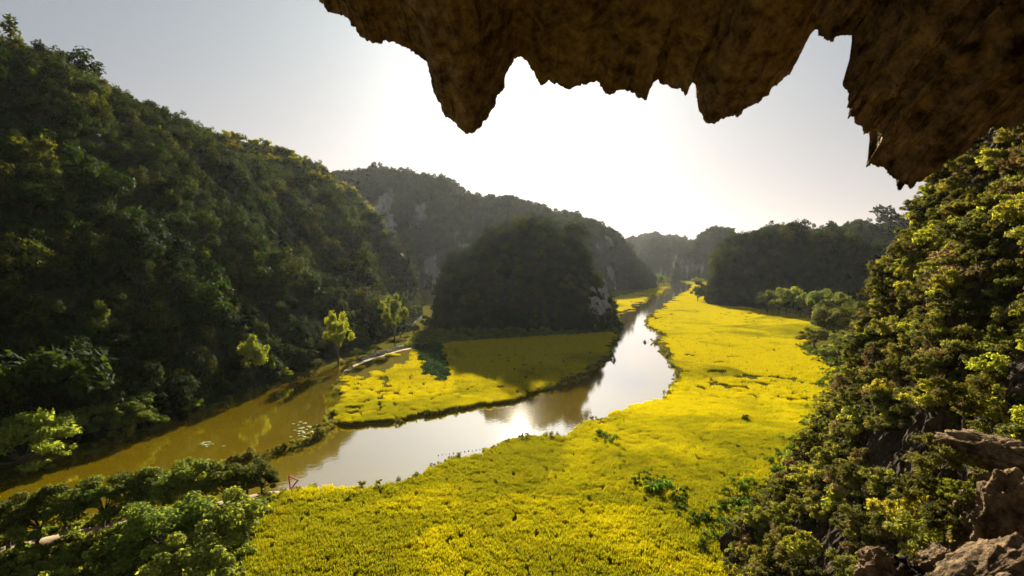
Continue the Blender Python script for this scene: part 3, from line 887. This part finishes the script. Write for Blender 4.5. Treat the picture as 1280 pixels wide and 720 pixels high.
for k, (px, py) in enumerate(bank):
    if 280 < px < 340 or 395 < px < 440 or px < 190: continue
    p = at(px, py - 5, 0.3)
    plant(BROADD[k % 4], 'bank_tree', (p[0] - 1.5, p[1] + 1.0, 0.1), random.uniform(0.75, 1.15), 'dark green tree hanging over the shaded stream bank', 'tree', 'dark trees along the shaded stream bank')
for px, py, sc, lab in ((232, 520, 1.0, 'small light green bush on the stream bank left of the plume shaped tree'), (352, 476, 0.9, 'light green bush on the bank right of the plume shaped tree'),
        (395, 462, 0.8, 'low light green bush left of the tall bright tree'), (448, 447, 0.8, 'low light green bush right of the tall bright tree'), (470, 440, 0.7, 'small light green bush behind the first pale stones'), (185, 538, 1.1, 'light green bush right of the flat topped bank tree'), (60, 580, 1.1, 'light green bush below the spreading bank tree')):
    p = land(px, py)
    plant(FRESH[0], 'bank_bush', (p[0], p[1], p[2] - 0.5), sc * 0.75, lab, 'bush')
for px, py, sc in ((5, 575, 1.35), (62, 568, 1.2), (105, 556, 1.1), (128, 550, 1.25), (172, 540, 1.15), (196, 530, 0.95), (-15, 560, 1.5), (45, 560, 1.3)):
    p = at(px, py, 0.4)
    plant(random.choice(BROAD), 'bank_tree', (p[0] - 1.0, p[1], 0.3), sc * 1.15, 'mid green leafy tree on the near part of the shaded stream bank', 'tree', 'mid green trees on the near part of the stream bank')
# trees one can tell apart on the lower slope of the left ridge
rngh = np.random.RandomState(88)
cen = LV[LF].mean(1)
pr = np.column_stack([640 + FPX * cen[:, 0] / cen[:, 1], 330 - FPX * (cen[:, 2] - 35) / cen[:, 1]])
ok = np.where((pr[:, 0] > -20) & (cen[:, 1] > 70) & (cen[:, 1] < 260) & (cen[:, 2] > 1) & (cen[:, 2] < 60) & (cen[:, 0] > -170))[0]
rngh.shuffle(ok)
slope_pts = []
for i in ok:
    c = cen[i]
    if all((c[0] - q[0]) ** 2 + (c[1] - q[1]) ** 2 > 8.0 ** 2 for q in slope_pts):
        slope_pts.append(c)
    if len(slope_pts) >= 130: break
for k, c in enumerate(slope_pts):
    plant(BROADD[k % 4], 'slope_tree', (c[0], c[1], c[2] - 0.6), float(rngh.uniform(0.6, 1.25)), 'rounded dark green tree on the lower slope of the left ridge', 'tree', 'trees on the lower slope of the left ridge')

# trees on the right side of the valley
for px, py, sc, st, lab in ((1040, 432, 3.0, 1.0, 'largest green tree at the field edge beside the cliff'), (1068, 428, 3.0, 1.05, 'green tree between the field edge trees and the cliff'), (1018, 438, 2.1, 0.8, 'dark green bush reaching furthest into the rice by the cliff'),
        (1050, 447, 2.0, 0.8, 'dark bush in front of the largest field edge tree'), (1030, 452, 1.3, 0.7, 'low green bush in front of the field edge trees')):
    plant(random.choice(BROAD), 'field_edge_tree', land(px, py), sc, lab, 'tree', None, None, st)
for px, py, sc in ((960, 389, 2.2), (983, 392, 2.6), (1000, 393, 2.0), (1013, 396, 2.2), (1030, 400, 2.6), (1045, 404, 2.4), (972, 391, 1.5)):
    plant(random.choice(BROAD), 'round_tree', land(px, py + 3), sc * 1.35, 'rounded tree in the row at the foot of the flat topped hill', 'tree', 'row of trees at the foot of the flat topped hill')
for px, py, sc in ((872, 377, 2.4), (880, 376, 3.4), (890, 379, 2.8), (902, 381, 2.2), (914, 382, 1.6)):
    plant(random.choice(BROADD), 'round_tree', land(px, py), sc * 0.75, 'tree at the left corner of the flat topped hill', 'tree', 'trees at the left corner of the flat topped hill')
plant(BROAD[0], 'round_tree', land(873, 359), 3.4, 'lone pale tree far up the valley in the rice', 'tree', None, None, 0.8)
for px, py, sc in ((812, 358, 4.2), (822, 357, 4.8), (830, 356.5, 3.6)):
    plant(random.choice(BROAD), 'round_tree', land(px, py), sc, 'dark tree beside the far river bend', 'tree', 'dark trees beside the far river bend', None, 0.7)
plant(BROAD[1], 'round_bush', land(932, 527), 0.28, 'single small green bush alone in the golden rice', 'bush')

# skyline trees standing out on the left ridge
SKY = [plant_kind(M['forest'], 520 + 3 * k, (3.4, 3.4, 3.0), 8, 700, 0.42, 1.7, 0.16, 0.6, blob=0.34) for k in range(3)]
rid = np.array(LEFT_RIDGE)
for k, s_ in enumerate((1.2, 1.65, 1.9, 2.3, 2.75, 3.3, 3.7, 4.15, 4.6, 5.2, 5.6, 6.15, 6.6)):
    i = int(s_); t = s_ - i
    p = rid[i] * (1 - t) + rid[i + 1] * t
    z = float(hill_height(p[None, :2], LEFT_BASE, LEFT_RIDGE, pw(1.12), 1.0, 11)[0])
    plant(SKY[k % 3], 'skyline_tree', (p[0], p[1], z), random.uniform(0.5, 0.95), 'thin crowned tree standing up on the skyline of the left ridge', 'tree', 'trees on the skyline of the left ridge')
CREST = [plant_kind(M['lime'], 540 + 3 * k, (3.0, 3.0, 2.6), 16, 1500, 0.30, 1.1, 0.14, 0.6, blob=0.3) for k in range(3)]  # yellow green leaves lightened to paint the sun's gold rim into their colour
# the edge of the ridge as it is seen falling to the valley: the outermost ground of each bearing
az = LV[:, 0] / LV[:, 1]; el = (LV[:, 2] - CAM[2]) / LV[:, 1]
for k, q in enumerate(np.linspace(-0.50, -0.215, 40)):
    m = np.where((np.abs(az - q) < 0.006) & (LV[:, 1] > 150))[0]
    if not len(m): continue
    top = el[m].max()
    for drop in ((0.0, random.uniform(0.008, 0.022)) if k % 3 else (random.uniform(0.012, 0.03),)):
        c = m[np.argmin(np.abs(el[m] - (top - drop)))]
        plant(CREST[random.randrange(3)], 'crest_tree', (LV[c, 0], LV[c, 1], LV[c, 2] + 3.0), random.uniform(0.9, 1.6), 'yellow green tree along the falling edge of the left ridge, rim sunlight painted in its leaves', 'tree', 'trees with painted rim light along the falling edge of the left ridge')
for k, (x, y) in enumerate(((250, 514), (256, 514), (264, 515), (246, 514))):
    z = float(hill_height(np.array([[x, y]], float), smooth_poly([(163, 472), (200, 452), (250, 440), (305, 440), (335, 470), (350, 560), (280, 640), (215, 610), (186, 530)], 1), [(190, 505, 44), (200, 508, 55), (218, 512, 59), (245, 515, 59), (275, 515, 59), (295, 510, 55), (306, 500, 44)], pw(0.42), 0.8, 41)[0])
    plant(SKY[k % 3], 'skyline_tree', (x, y, z + 1), 1.3, 'small tree standing up on top of the flat topped hill', 'tree', 'trees on top of the flat topped hill')

# shrubs of the cliff
SN = ('stem', 'foliage')
def shrubs(mat, seed, n, leaf=0.125, nl=3200, nb=26):
    return [plant_kind(M[mat], seed + 3 * k, (1.7, 1.7, 1.35), nb, nl, leaf, 0.55, 0.07, 0.3, SN, blob=0.27, up=0.6, aspect=0.36, shell=0.5) for k in range(n)]
SH = {'olive': shrubs('olive', 600, 4), 'bronze': shrubs('bronze', 630, 3), 'lime': shrubs('lime', 660, 3, 0.14), 'tree': shrubs('dusk', 690, 3), 'red': shrubs('red', 720, 1)}
rngc = np.random.RandomState(9)
CLF = []
for _ in range(9000):
    y, z = rngc.uniform(22, 74), rngc.uniform(0.5, 52)
    x = float(cliff_x(np.array([y]), np.array([z]))[0]) + float(sstep(66, 78, np.array(y))) * 26
    px, py = 640 + FPX * x / y, 330 - FPX * (z - 35) / y
    if not (900 < px < 1330 and -60 < py < 800): continue
    bare = float(fbm(np.array([[x * 0.1, y * 0.12, z * 0.10]]), 3, 401)[0])
    if bare > 0.27: continue
    CLF.append((x, y, z, px, py))
big, small = [], []
for c in CLF:
    if len(big) < 120 and all((c[1] - q[1]) ** 2 + (c[2] - q[2]) ** 2 > 2.6 ** 2 for q in big): big.append(c)
    elif all((c[1] - q[1]) ** 2 + (c[2] - q[2]) ** 2 > 0.75 ** 2 for q in small): small.append(c)
for x, y, z, px, py in big:
    u = rngc.uniform()
    if py > 560 and px < 1060: kd, lab = ('lime', 'fresh green shrub at the foot of the right cliff beside the rice')
    elif py > 540: kd, lab = ('olive', 'olive shrub low on the shaded cliff face') if u < 0.5 else ('tree', 'dark green shrub low on the shaded cliff face')
    elif u < 0.52: kd, lab = ('olive', 'olive green shrub growing out of the upper cliff face')
    elif u < 0.66: kd, lab = ('bronze', 'bronze leaved shrub growing out of the upper cliff face')
    elif u < 0.86: kd, lab = ('lime', 'yellow green shrub growing out of the upper cliff face')
    else: kd, lab = ('tree', 'dark green shrub growing out of the upper cliff face')
    sc = rngc.uniform(0.65, 1.25)
    plant(SH[kd][rngc.randint(len(SH[kd]))], 'cliff_shrub', (x - 0.5, y, z), sc, lab, 'shrub', {'lime': 'yellow green', 'olive': 'olive', 'bronze': 'bronze', 'tree': 'dark green'}[kd] + ' shrubs on the right cliff')
plant(SH['red'][0], 'cliff_shrub', (float(cliff_x(np.array([62.0]), np.array([24.0]))[0]) - 0.6, 62, 24.0), 0.75, 'reddish leaved shrub at the left edge of the cliff', 'shrub')
COVER = [crown_mesh('cover', M[m_], 760 + k, (0.95, 0.95, 0.7), 14, 900, 0.085, 0.3, 0.6, 0.35)[0] for k, m_ in enumerate(('olive', 'olive', 'bronze', 'dusk', 'dusk', 'lime'))]
sp = np.array([c[:3] for c in small]); sp[:, 0] -= 0.25
scatter('cliff_undergrowth', sp, COVER, np.exp(rngc.normal(size=len(sp)) * 0.3), rngc, 'leafy undergrowth and creepers covering the right cliff', 'undergrowth', 0.3)
for px, py, dp_, kd, sc, lab in ((1176, 592, 4.6, 'olive', 0.15, 'small olive plant on the dark ledge left of the long pale boulder'), (1158, 640, 4.7, 'tree', 0.17, 'small dark green plant on the face of the dark ledge'), (1205, 628, 4.1, 'lime', 0.09, 'tiny yellow green plant between the two rocks on the ledge'),
        (1150, 690, 4.3, 'olive', 0.14, 'small olive plant above the rocks at the bottom edge'), (1180, 668, 4.2, 'tree', 0.12, 'tiny dark green plant beside the narrow brown rock'), (1130, 655, 5.2, 'lime', 0.17, 'small yellow green plant at the outer edge of the dark ledge'), (1205, 520, 5.6, 'olive', 0.2, 'small olive plant on top of the dark ledge behind the long boulder')):
    plant(SH[kd][0], 'ledge_plant', tuple(atd(px, py, dp_)), sc, lab, 'plant')
# fresh green shrubs on the talus at the cliff foot
for px, py in ((948, 712), (985, 705), (1015, 700), (942, 680), (975, 668), (1000, 655), (1025, 668), (960, 640), (990, 622), (1012, 600), (1040, 640), (1045, 700), (1022, 570), (1000, 585), (930, 730), (975, 735), (1010, 738)):
    p = land(px, py)
    plant(SH['lime'][random.randrange(3)], 'talus_shrub', p, random.uniform(0.9, 1.5), 'fresh green shrub on the field edge below the cliff', 'shrub', 'fresh green shrubs along the field edge below the cliff')

# ------------------------------------------------------------------ ground cover
WEED = [crown_mesh('weed', M['tree'], 800 + k, (0.8, 0.8, 0.55), 7, 260, 0.13, 0.4, 0.5, 0.4)[0] for k in range(4)]
REED = [crown_mesh('reed', M['olive'], 810 + k, (0.8, 0.8, 0.8), 7, 240, 0.14, 0.4, 0.2, 0.4)[0] for k in range(3)]
TARO = [crown_mesh('taro', M['plot'], 820 + k, (0.9, 0.9, 0.7), 8, 220, 0.22, 0.4, 0.6, 0.4)[0] for k in range(3)]
def fill(poly, sp, rng, lo=0.3, hi=99):
    l, h = poly.min(0), poly.max(0)
    gx, gy = np.meshgrid(np.arange(l[0], h[0], sp), np.arange(l[1], h[1], sp))
    P = np.stack([gx.ravel(), gy.ravel()], 1) + rng.uniform(-.5, .5, (gx.size, 2)) * sp
    P = P[inside(P, poly)]
    z, d = land_z(P)
    k = (d > lo) & (d < hi)
    return np.column_stack([P, z])[k]
rngw = np.random.RandomState(12)
LOW = ground_poly([(-120, 900), (-200, 715), (0, 680), (170, 645), (335, 618), (350, 622), (318, 668), (290, 790), (280, 900)])
PATH = ground_poly([(-120, 726), (-40, 706), (0, 694), (60, 680), (120, 667), (170, 655), (215, 645), (260, 638), (335, 622), (356, 622)])
P = fill(LOW, 0.9, rngw)
dp, _, _ = seg_dist(P[:, :2], PATH[:-1], PATH[1:])
P = P[dp > 1.5]
P2 = fill(MARGIN, 1.6, rngw)
P = np.concatenate([P, P2])
scatter('weeds', P, WEED, np.exp(rngw.normal(size=len(P)) * 0.35) * np.where(P[:, 1] > 150, 1.7, 0.9), rngw, 'dark green grass and weeds beside the path and below the round hill', 'weeds', 0.15)
P = fill(PLOT, 1.1, rngw)
scatter('taro_plants', P, TARO, np.exp(rngw.normal(size=len(P)) * 0.25) * 0.9, rngw, 'dark green leafy crop in a strip across the middle field', 'crop', 0.1)
EDGEW = [crown_mesh('edge_weed', M['lush'], 830 + k, (0.8, 0.8, 0.7), 7, 240, 0.13, 0.4, 0.6, 0.4)[0] for k in range(3)]
E = []
for L, wd, dens in ((ground_poly([(1003, 434), (1022, 448), (1045, 462), (1046, 490), (1038, 520), (1008, 560), (985, 590), (960, 612), (935, 648), (918, 690)]), 2.2, 3.2),
                    (ground_poly([(800, 605), (840, 620), (862, 640), (885, 655), (905, 680), (925, 700)]), 1.6, 3.0), (ground_poly([(740, 548), (752, 551), (760, 555)]), 1.0, 3.0)):
    for i in range(len(L) - 1):
        n_ = int(np.linalg.norm(L[i + 1] - L[i]) * dens)
        q = L[i] + (L[i + 1] - L[i]) * rngw.uniform(size=(n_, 1)); E.append(q + rngw.normal(size=q.shape) * wd)
E = np.concatenate(E); z, d = land_z(E); E = np.column_stack([E, z + 0.25])[d > 0.5]
scatter('weeds', E, EDGEW, np.exp(rngw.normal(size=len(E)) * 0.35) * 0.85, rngw, 'fresh green weeds along the right edge of the rice', 'weeds', 0.15)
# reeds fringing every bank, the bund and the ditches
B = np.concatenate([RIVER[i] + (np.roll(RIVER, -1, 0)[i] - RIVER[i]) * rngw.uniform(size=(max(2, int(np.linalg.norm(np.roll(RIVER, -1, 0)[i] - RIVER[i]) * 1.6)), 1)) for i in range(len(RIVER))])
B = B + rngw.normal(size=B.shape) * 1.3
B = B[(B[:, 1] < 420)]
z, d = land_z(B)
pat = fbm(P3(B[:, 0], B[:, 1]) * 0.12, 3, 33)
k = (d > -0.5) & (d < 1.6) & (pat > -0.25)
B = np.column_stack([B, np.maximum(z, 0.0)])[k]
G = np.concatenate([L[i] + (L[i + 1] - L[i]) * rngw.uniform(size=(int(np.linalg.norm(L[i + 1] - L[i]) * 2.6), 1)) for L in [BUND] for i in range(len(L) - 1)])
G = G + rngw.normal(size=G.shape) * 0.35
G = np.column_stack([G, np.full(len(G), 0.25)])
B = np.concatenate([B, G])
scatter('reeds', B, REED, np.exp(rngw.normal(size=len(B)) * 0.4) * 0.75, rngw, 'ragged reeds and grass fringing the river banks', 'reeds', 0.2)

# ------------------------------------------------------------------ paths
def strip(name, L, wid, label, z):
    L = np.asarray(L); s = np.linspace(0, len(L) - 1, len(L) * 14)
    C = np.column_stack([np.interp(s, np.arange(len(L)), L[:, k]) for k in (0, 1)])
    T = np.gradient(C, axis=0); T /= np.linalg.norm(T, axis=1)[:, None]
    Nn = np.column_stack([-T[:, 1], T[:, 0]])
    j = fbm(np.stack([s * 3, s * 0, s * 0], -1), 3, 66) * 0.25
    rows = [np.column_stack([C + Nn * ((e + (j if abs(e) > 0.4 else 0)) * wid)[:, None] if not np.isscalar(e) else C + Nn * (e * wid + (j * wid if abs(e) > 0.4 else j * 0))[:, None], np.full(len(C), z + (0.0 if abs(e) < 0.45 else -0.25))]) for e in (-0.56, -0.4, 0, 0.4, 0.56)]
    G = np.stack(rows, 1)
    o = link(name, np_mesh(name, G.reshape(-1, 3), grid_faces(len(C), 5)[:, ::-1], M['path'], True))
    tag(o, label, 'path', kind='structure')
strip('path', PATH, 2.0, 'pale dirt path under the row of trees', 0.66)
strip('field_path', ground_poly([(432, 466), (450, 455), (480, 446), (512, 437)]), 1.6, 'pale path along the edge of the middle field', 0.66)

# ------------------------------------------------------------------ small things
def copies(proto, spots, label, cat, group, name):
    for i, (loc, rz, sc) in enumerate(spots):
        o = proto if i == 0 else proto.copy()
        if i: COL.objects.link(o)
        o.location = loc; o.rotation_euler = (0, 0, rz); o.scale = (sc, sc, sc)
        tag(o, label, cat, group)
random.seed(21)
st = boulder('pale_stone', (0, 0, 0), (0.9, 0.65, 0.55), 44, '', M['stone'], det=4, amp=0.3, cat='stone')
spots = []
for k in range(15):
    t = k / 14
    px, py = 456 + 56 * t + random.uniform(-1, 1), 449 - 19 * t + random.uniform(-0.8, 0.8)
    p = at(px, py, 0.5); spots.append(((p[0], p[1], 0.55), random.uniform(0, 6), random.uniform(0.7, 1.5)))
copies(st, spots, 'pale stone in the row along the edge of the middle field', 'stone', 'pale stones along the edge of the middle field', 'pale_stone')

def lily():
    n = 22; a = np.linspace(0.18, 6.1, n)
    V = [(0, 0, 0.012)] + [(0.5 * math.cos(t) * (1 + 0.05 * math.sin(5 * t)), 0.5 * math.sin(t), 0.02 + 0.015 * math.sin(3 * t)) for t in a] + [(0.5 * math.cos(t), 0.5 * math.sin(t), -0.01) for t in a]
    F = [(0, i + 1, i + 2) for i in range(n - 1)] + [(i + 1, i + 1 + n, i + 2 + n) for i in range(n - 1)] + [(i + 1, i + 2 + n, i + 2) for i in range(n - 1)]
    return link('lily_pad', np_mesh('lily_pad', V, F, M['lily'], True))
M['lily'] = plain_mat('lily_leaf', (0.08, 0.11, 0.03), (0.26, 0.27, 0.12), 1.5, 0.7)
spots = []
for k in range(52):
    if k < 44: px, py = random.gauss(386, 11), random.gauss(539, 5)
    else: px, py = random.gauss(264, 8), random.gauss(555, 1.5)
    p = at(px, py, 0.02)
    if river_sd(np.array([p[:2]]))[0] < -0.3 and bund_d(np.array([p[:2]]))[0] > 0.8: spots.append(((p[0], p[1], 0.02), random.uniform(0, 6), random.uniform(0.5, 1.1)))
copies(lily(), spots, 'pale round lily pad floating on the brown side stream', 'lily pad', 'lily pads on the side stream', 'lily_pad')

def lathe(prof, seg=14):
    V = [(r * math.cos(2 * math.pi * j / seg), r * math.sin(2 * math.pi * j / seg), z) for r, z in prof for j in range(seg)]
    F = [(i * seg + j, i * seg + (j + 1) % seg, (i + 1) * seg + (j + 1) % seg, (i + 1) * seg + j) for i in range(len(prof) - 1) for j in range(seg)]
    return np.array(V), np.array(F)
M['float'] = plain_mat('dark_plastic', (0.03, 0.03, 0.03), (0.07, 0.06, 0.05), 5, 0.5)
fv, ff = lathe([(0.0, -0.12), (0.12, -0.11), (0.2, 0.0), (0.19, 0.1), (0.1, 0.17), (0.05, 0.19), (0.05, 0.27), (0.0, 0.28)])
fl = link('net_float', np_mesh('net_float', fv, ff, M['float'], True))
spots = []
for k in range(15):
    t = k / 14
    p = at(548 + 66 * t, 569.5 - 9 * t + random.uniform(-0.4, 0.4), 0.0); spots.append(((p[0], p[1], 0), random.uniform(0, 6), random.uniform(0.35, 0.65)))
copies(fl, spots, 'small dark float in the line across the bright river', 'float', 'line of dark floats on the river', 'net_float')

# red triangular frame standing at the water's edge
M['red_paint'] = plain_mat('red_paint', (0.55, 0.05, 0.02), (0.68, 0.09, 0.04), 3, 0.5)
def bars(segs, r):
    return merge([tube([a, b], [r, r], 8) for a, b in segs])
p = at(366, 615, 0.0)
rf = bpy.data.objects.new('marker_frame', None); COL.objects.link(rf); rf.location = (p[0], p[1], 0.0); rf.rotation_euler = (0, 0, 0.25)
tag(rf, 'red triangular frame standing at the stream edge beside the last path tree', 'marker')
A_, B_, C_ = np.array([-0.55, 0, 2.6]), np.array([0.75, 0, 1.75]), np.array([-0.35, 0, 0.35])
v, f = bars([(A_, B_), (B_, C_), (C_, A_)], 0.11); link('frame', np_mesh('frame', v, f, M['red_paint'], True), rf)
v, f = bars([(np.array([-0.35, 0, -0.9]), C_), (np.array([-0.3, 0.05, 0.3]), np.array([-0.5, 0.05, 2.4]))], 0.06); link('post', np_mesh('post', v, f, M['bark'], True), rf)

# rowing boats with their rowers
M['boat'] = plain_mat('boat_wood', (0.06, 0.045, 0.035), (0.12, 0.09, 0.06), 4)
M['cloth'] = plain_mat('dark_cloth', (0.03, 0.03, 0.04), (0.06, 0.06, 0.08), 5)
M['straw'] = plain_mat('straw_hat', (0.45, 0.36, 0.2), (0.6, 0.5, 0.3), 8)
M['skin'] = plain_mat('skin', (0.35, 0.2, 0.13), (0.42, 0.25, 0.16), 5)
def boat_mesh():
    n, m = 17, 9
    V = []
    for shell in (0, 1):
        for i in range(n):
            t = i / (n - 1) * 2 - 1
            wd = 0.62 * (1 - abs(t) ** 2.6) + 0.04; sheer = 0.32 + 0.28 * abs(t) ** 2.5; keel = -0.12 + 0.42 * abs(t) ** 3
            for j in range(m):
                a = (j / (m - 1) - 0.5) * math.pi
                y = math.sin(a) * (wd - 0.05 * shell); z = keel + 0.05 * shell + (sheer - keel - 0.05 * shell) * (1 - math.cos(a)) ** 1.2
                V.append((t * (2.4 - 0.06 * shell), y, z))
    g = grid_faces(n, m); N0 = n * m
    F = np.concatenate([g, g[:, ::-1] + N0])
    rim = [(i * m + e, (i + 1) * m + e, (i + 1) * m + e + N0, i * m + e + N0) for i in range(n - 1) for e in (0, m - 1)]
    return np.array(V), np.concatenate([F, np.array(rim)])
def person_mesh(name, pts, edges, radii):
    me = bpy.data.meshes.new(name); me.from_pydata(pts, edges, [])
    o = bpy.data.objects.new(name, me); COL.objects.link(o)
    sk = o.modifiers.new('skin', 'SKIN')
    if not me.skin_vertices: me.attributes  # created with the modifier's layer below
    bm = __import__('bmesh').new(); bm.from_mesh(me)
    ly = bm.verts.layers.skin.verify(); bm.verts.ensure_lookup_table()
    for v, r in zip(bm.verts, radii): v[ly].radius = (r, r); v[ly].use_root = v.index == 0
    bm.to_mesh(me); bm.free()
    o.modifiers.new('smooth', 'SUBSURF').levels = 1
    me.materials.append(M['cloth'])
    return o
PP = [(0, 0, 0.42), (0, 0, 0.65), (0.02, 0, 0.9), (0.04, 0, 1.0), (0.07, 0, 1.14), (0.05, 0, 1.22),
      (0.02, 0.19, 0.88), (0.2, 0.24, 0.66), (0.42, 0.2, 0.72), (0.02, -0.19, 0.88), (0.2, -0.24, 0.66), (0.42, -0.2, 0.72),
      (0.02, 0.1, 0.4), (0.42, 0.13, 0.5), (0.62, 0.12, 0.12), (0.75, 0.12, 0.1), (0.02, -0.1, 0.4), (0.42, -0.13, 0.5), (0.62, -0.12, 0.12), (0.75, -0.12, 0.1)]
PE = [(0, 1), (1, 2), (2, 3), (3, 4), (4, 5), (2, 6), (6, 7), (7, 8), (2, 9), (9, 10), (10, 11), (0, 12), (12, 13), (13, 14), (14, 15), (0, 16), (16, 17), (17, 18), (18, 19)]
PR = [0.15, 0.14, 0.14, 0.05, 0.10, 0.07, 0.06, 0.045, 0.04, 0.06, 0.045, 0.04, 0.09, 0.07, 0.045, 0.04, 0.09, 0.07, 0.045, 0.04]
def boat(px, py, rz, label, plabel):
    p = at(px, py, 0.0)
    b = bpy.data.objects.new('rowing_boat', None); COL.objects.link(b); b.location = (p[0], p[1], 0.02); b.rotation_euler = (0, 0, rz)
    tag(b, label, 'boat')
    v, f = boat_mesh(); link('hull', np_mesh('hull', v, f, M['boat'], True), b)
    for x in (-1.2, -0.2, 0.9):
        V = np.array([(x + dx, dy, dz) for dx in (-0.12, 0.12) for dy in (-0.5, 0.5) for dz in (0.36, 0.40)])
        link('seat', np_mesh('seat', V, [(0, 1, 3, 2), (4, 6, 7, 5), (0, 4, 5, 1), (2, 3, 7, 6), (0, 2, 6, 4), (1, 5, 7, 3)], M['boat']), b)
    for sgn in (-1, 1):
        V, F = tube([(0.3, sgn * 0.2, 0.75), (0.1, sgn * 0.62, 0.58), (-0.3, sgn * 1.5, 0.12), (-0.42, sgn * 1.75, -0.02), (-0.5, sgn * 1.95, -0.12)], [0.025, 0.025, 0.025, 0.07, 0.08], 6)
        o_ = link('oar', np_mesh('oar', V, F, M['boat'], True)); o_.location = b.location; o_.rotation_euler = b.rotation_euler
        tag(o_, 'dark oar on the %s side of the %s' % ('left' if sgn > 0 else 'right', label.split(' boat')[0] + ' boat'), 'oar')
    h = person_mesh('person', PP, PE, PR); h.location = Vector(b.location) + Matrix.Rotation(rz, 3, 'Z') @ Vector((-0.2, 0, -0.02)); h.rotation_euler = (0, 0, rz)
    tag(h, plabel, 'person')
    hv, hf = lathe([(0.30, 1.19), (0.2, 1.27), (0.1, 1.34), (0.0, 1.39)], 16)
    hv[:, 0] += 0.06
    hat = link('hat', np_mesh('hat', hv, hf, M['straw'], True), h)
boat(806, 428, 1.45, 'dark rowing boat end on in the middle of the bright river', 'person in dark clothes and pale hat rowing in the middle of the bright river')
boat(780, 404, 0.5, 'small dark boat near the left bank below the round hill', 'person in dark clothes sitting in the boat near the left bank')

# ------------------------------------------------------------------ haze
def haze():
    m, nt, out = new_mat('haze_air')
    v = N(nt, 'ShaderNodeVolumePrincipled')
    v.inputs['Color'].default_value = (0.90, 0.95, 1.0, 1)
    v.inputs['Density'].default_value = HAZE
    v.inputs['Anisotropy'].default_value = 0.55
    nt.links.new(v.outputs[0], out.inputs['Volume'])
    x0, x1, y0, y1, z0, z1 = -6900, 6900, -120, 5300, -6.0, 215
    V = [(x, y, z) for x in (x0, x1) for y in (y0, y1) for z in (z0, z1)]
    F = [(0, 1, 3, 2), (4, 6, 7, 5), (0, 4, 5, 1), (2, 3, 7, 6), (0, 2, 6, 4), (1, 5, 7, 3)]
    o = link('haze', np_mesh('haze', V, F, m)); tag(o, 'thin warm haze filling the valley', 'haze', kind='stuff')
if HAZE > 0: haze()
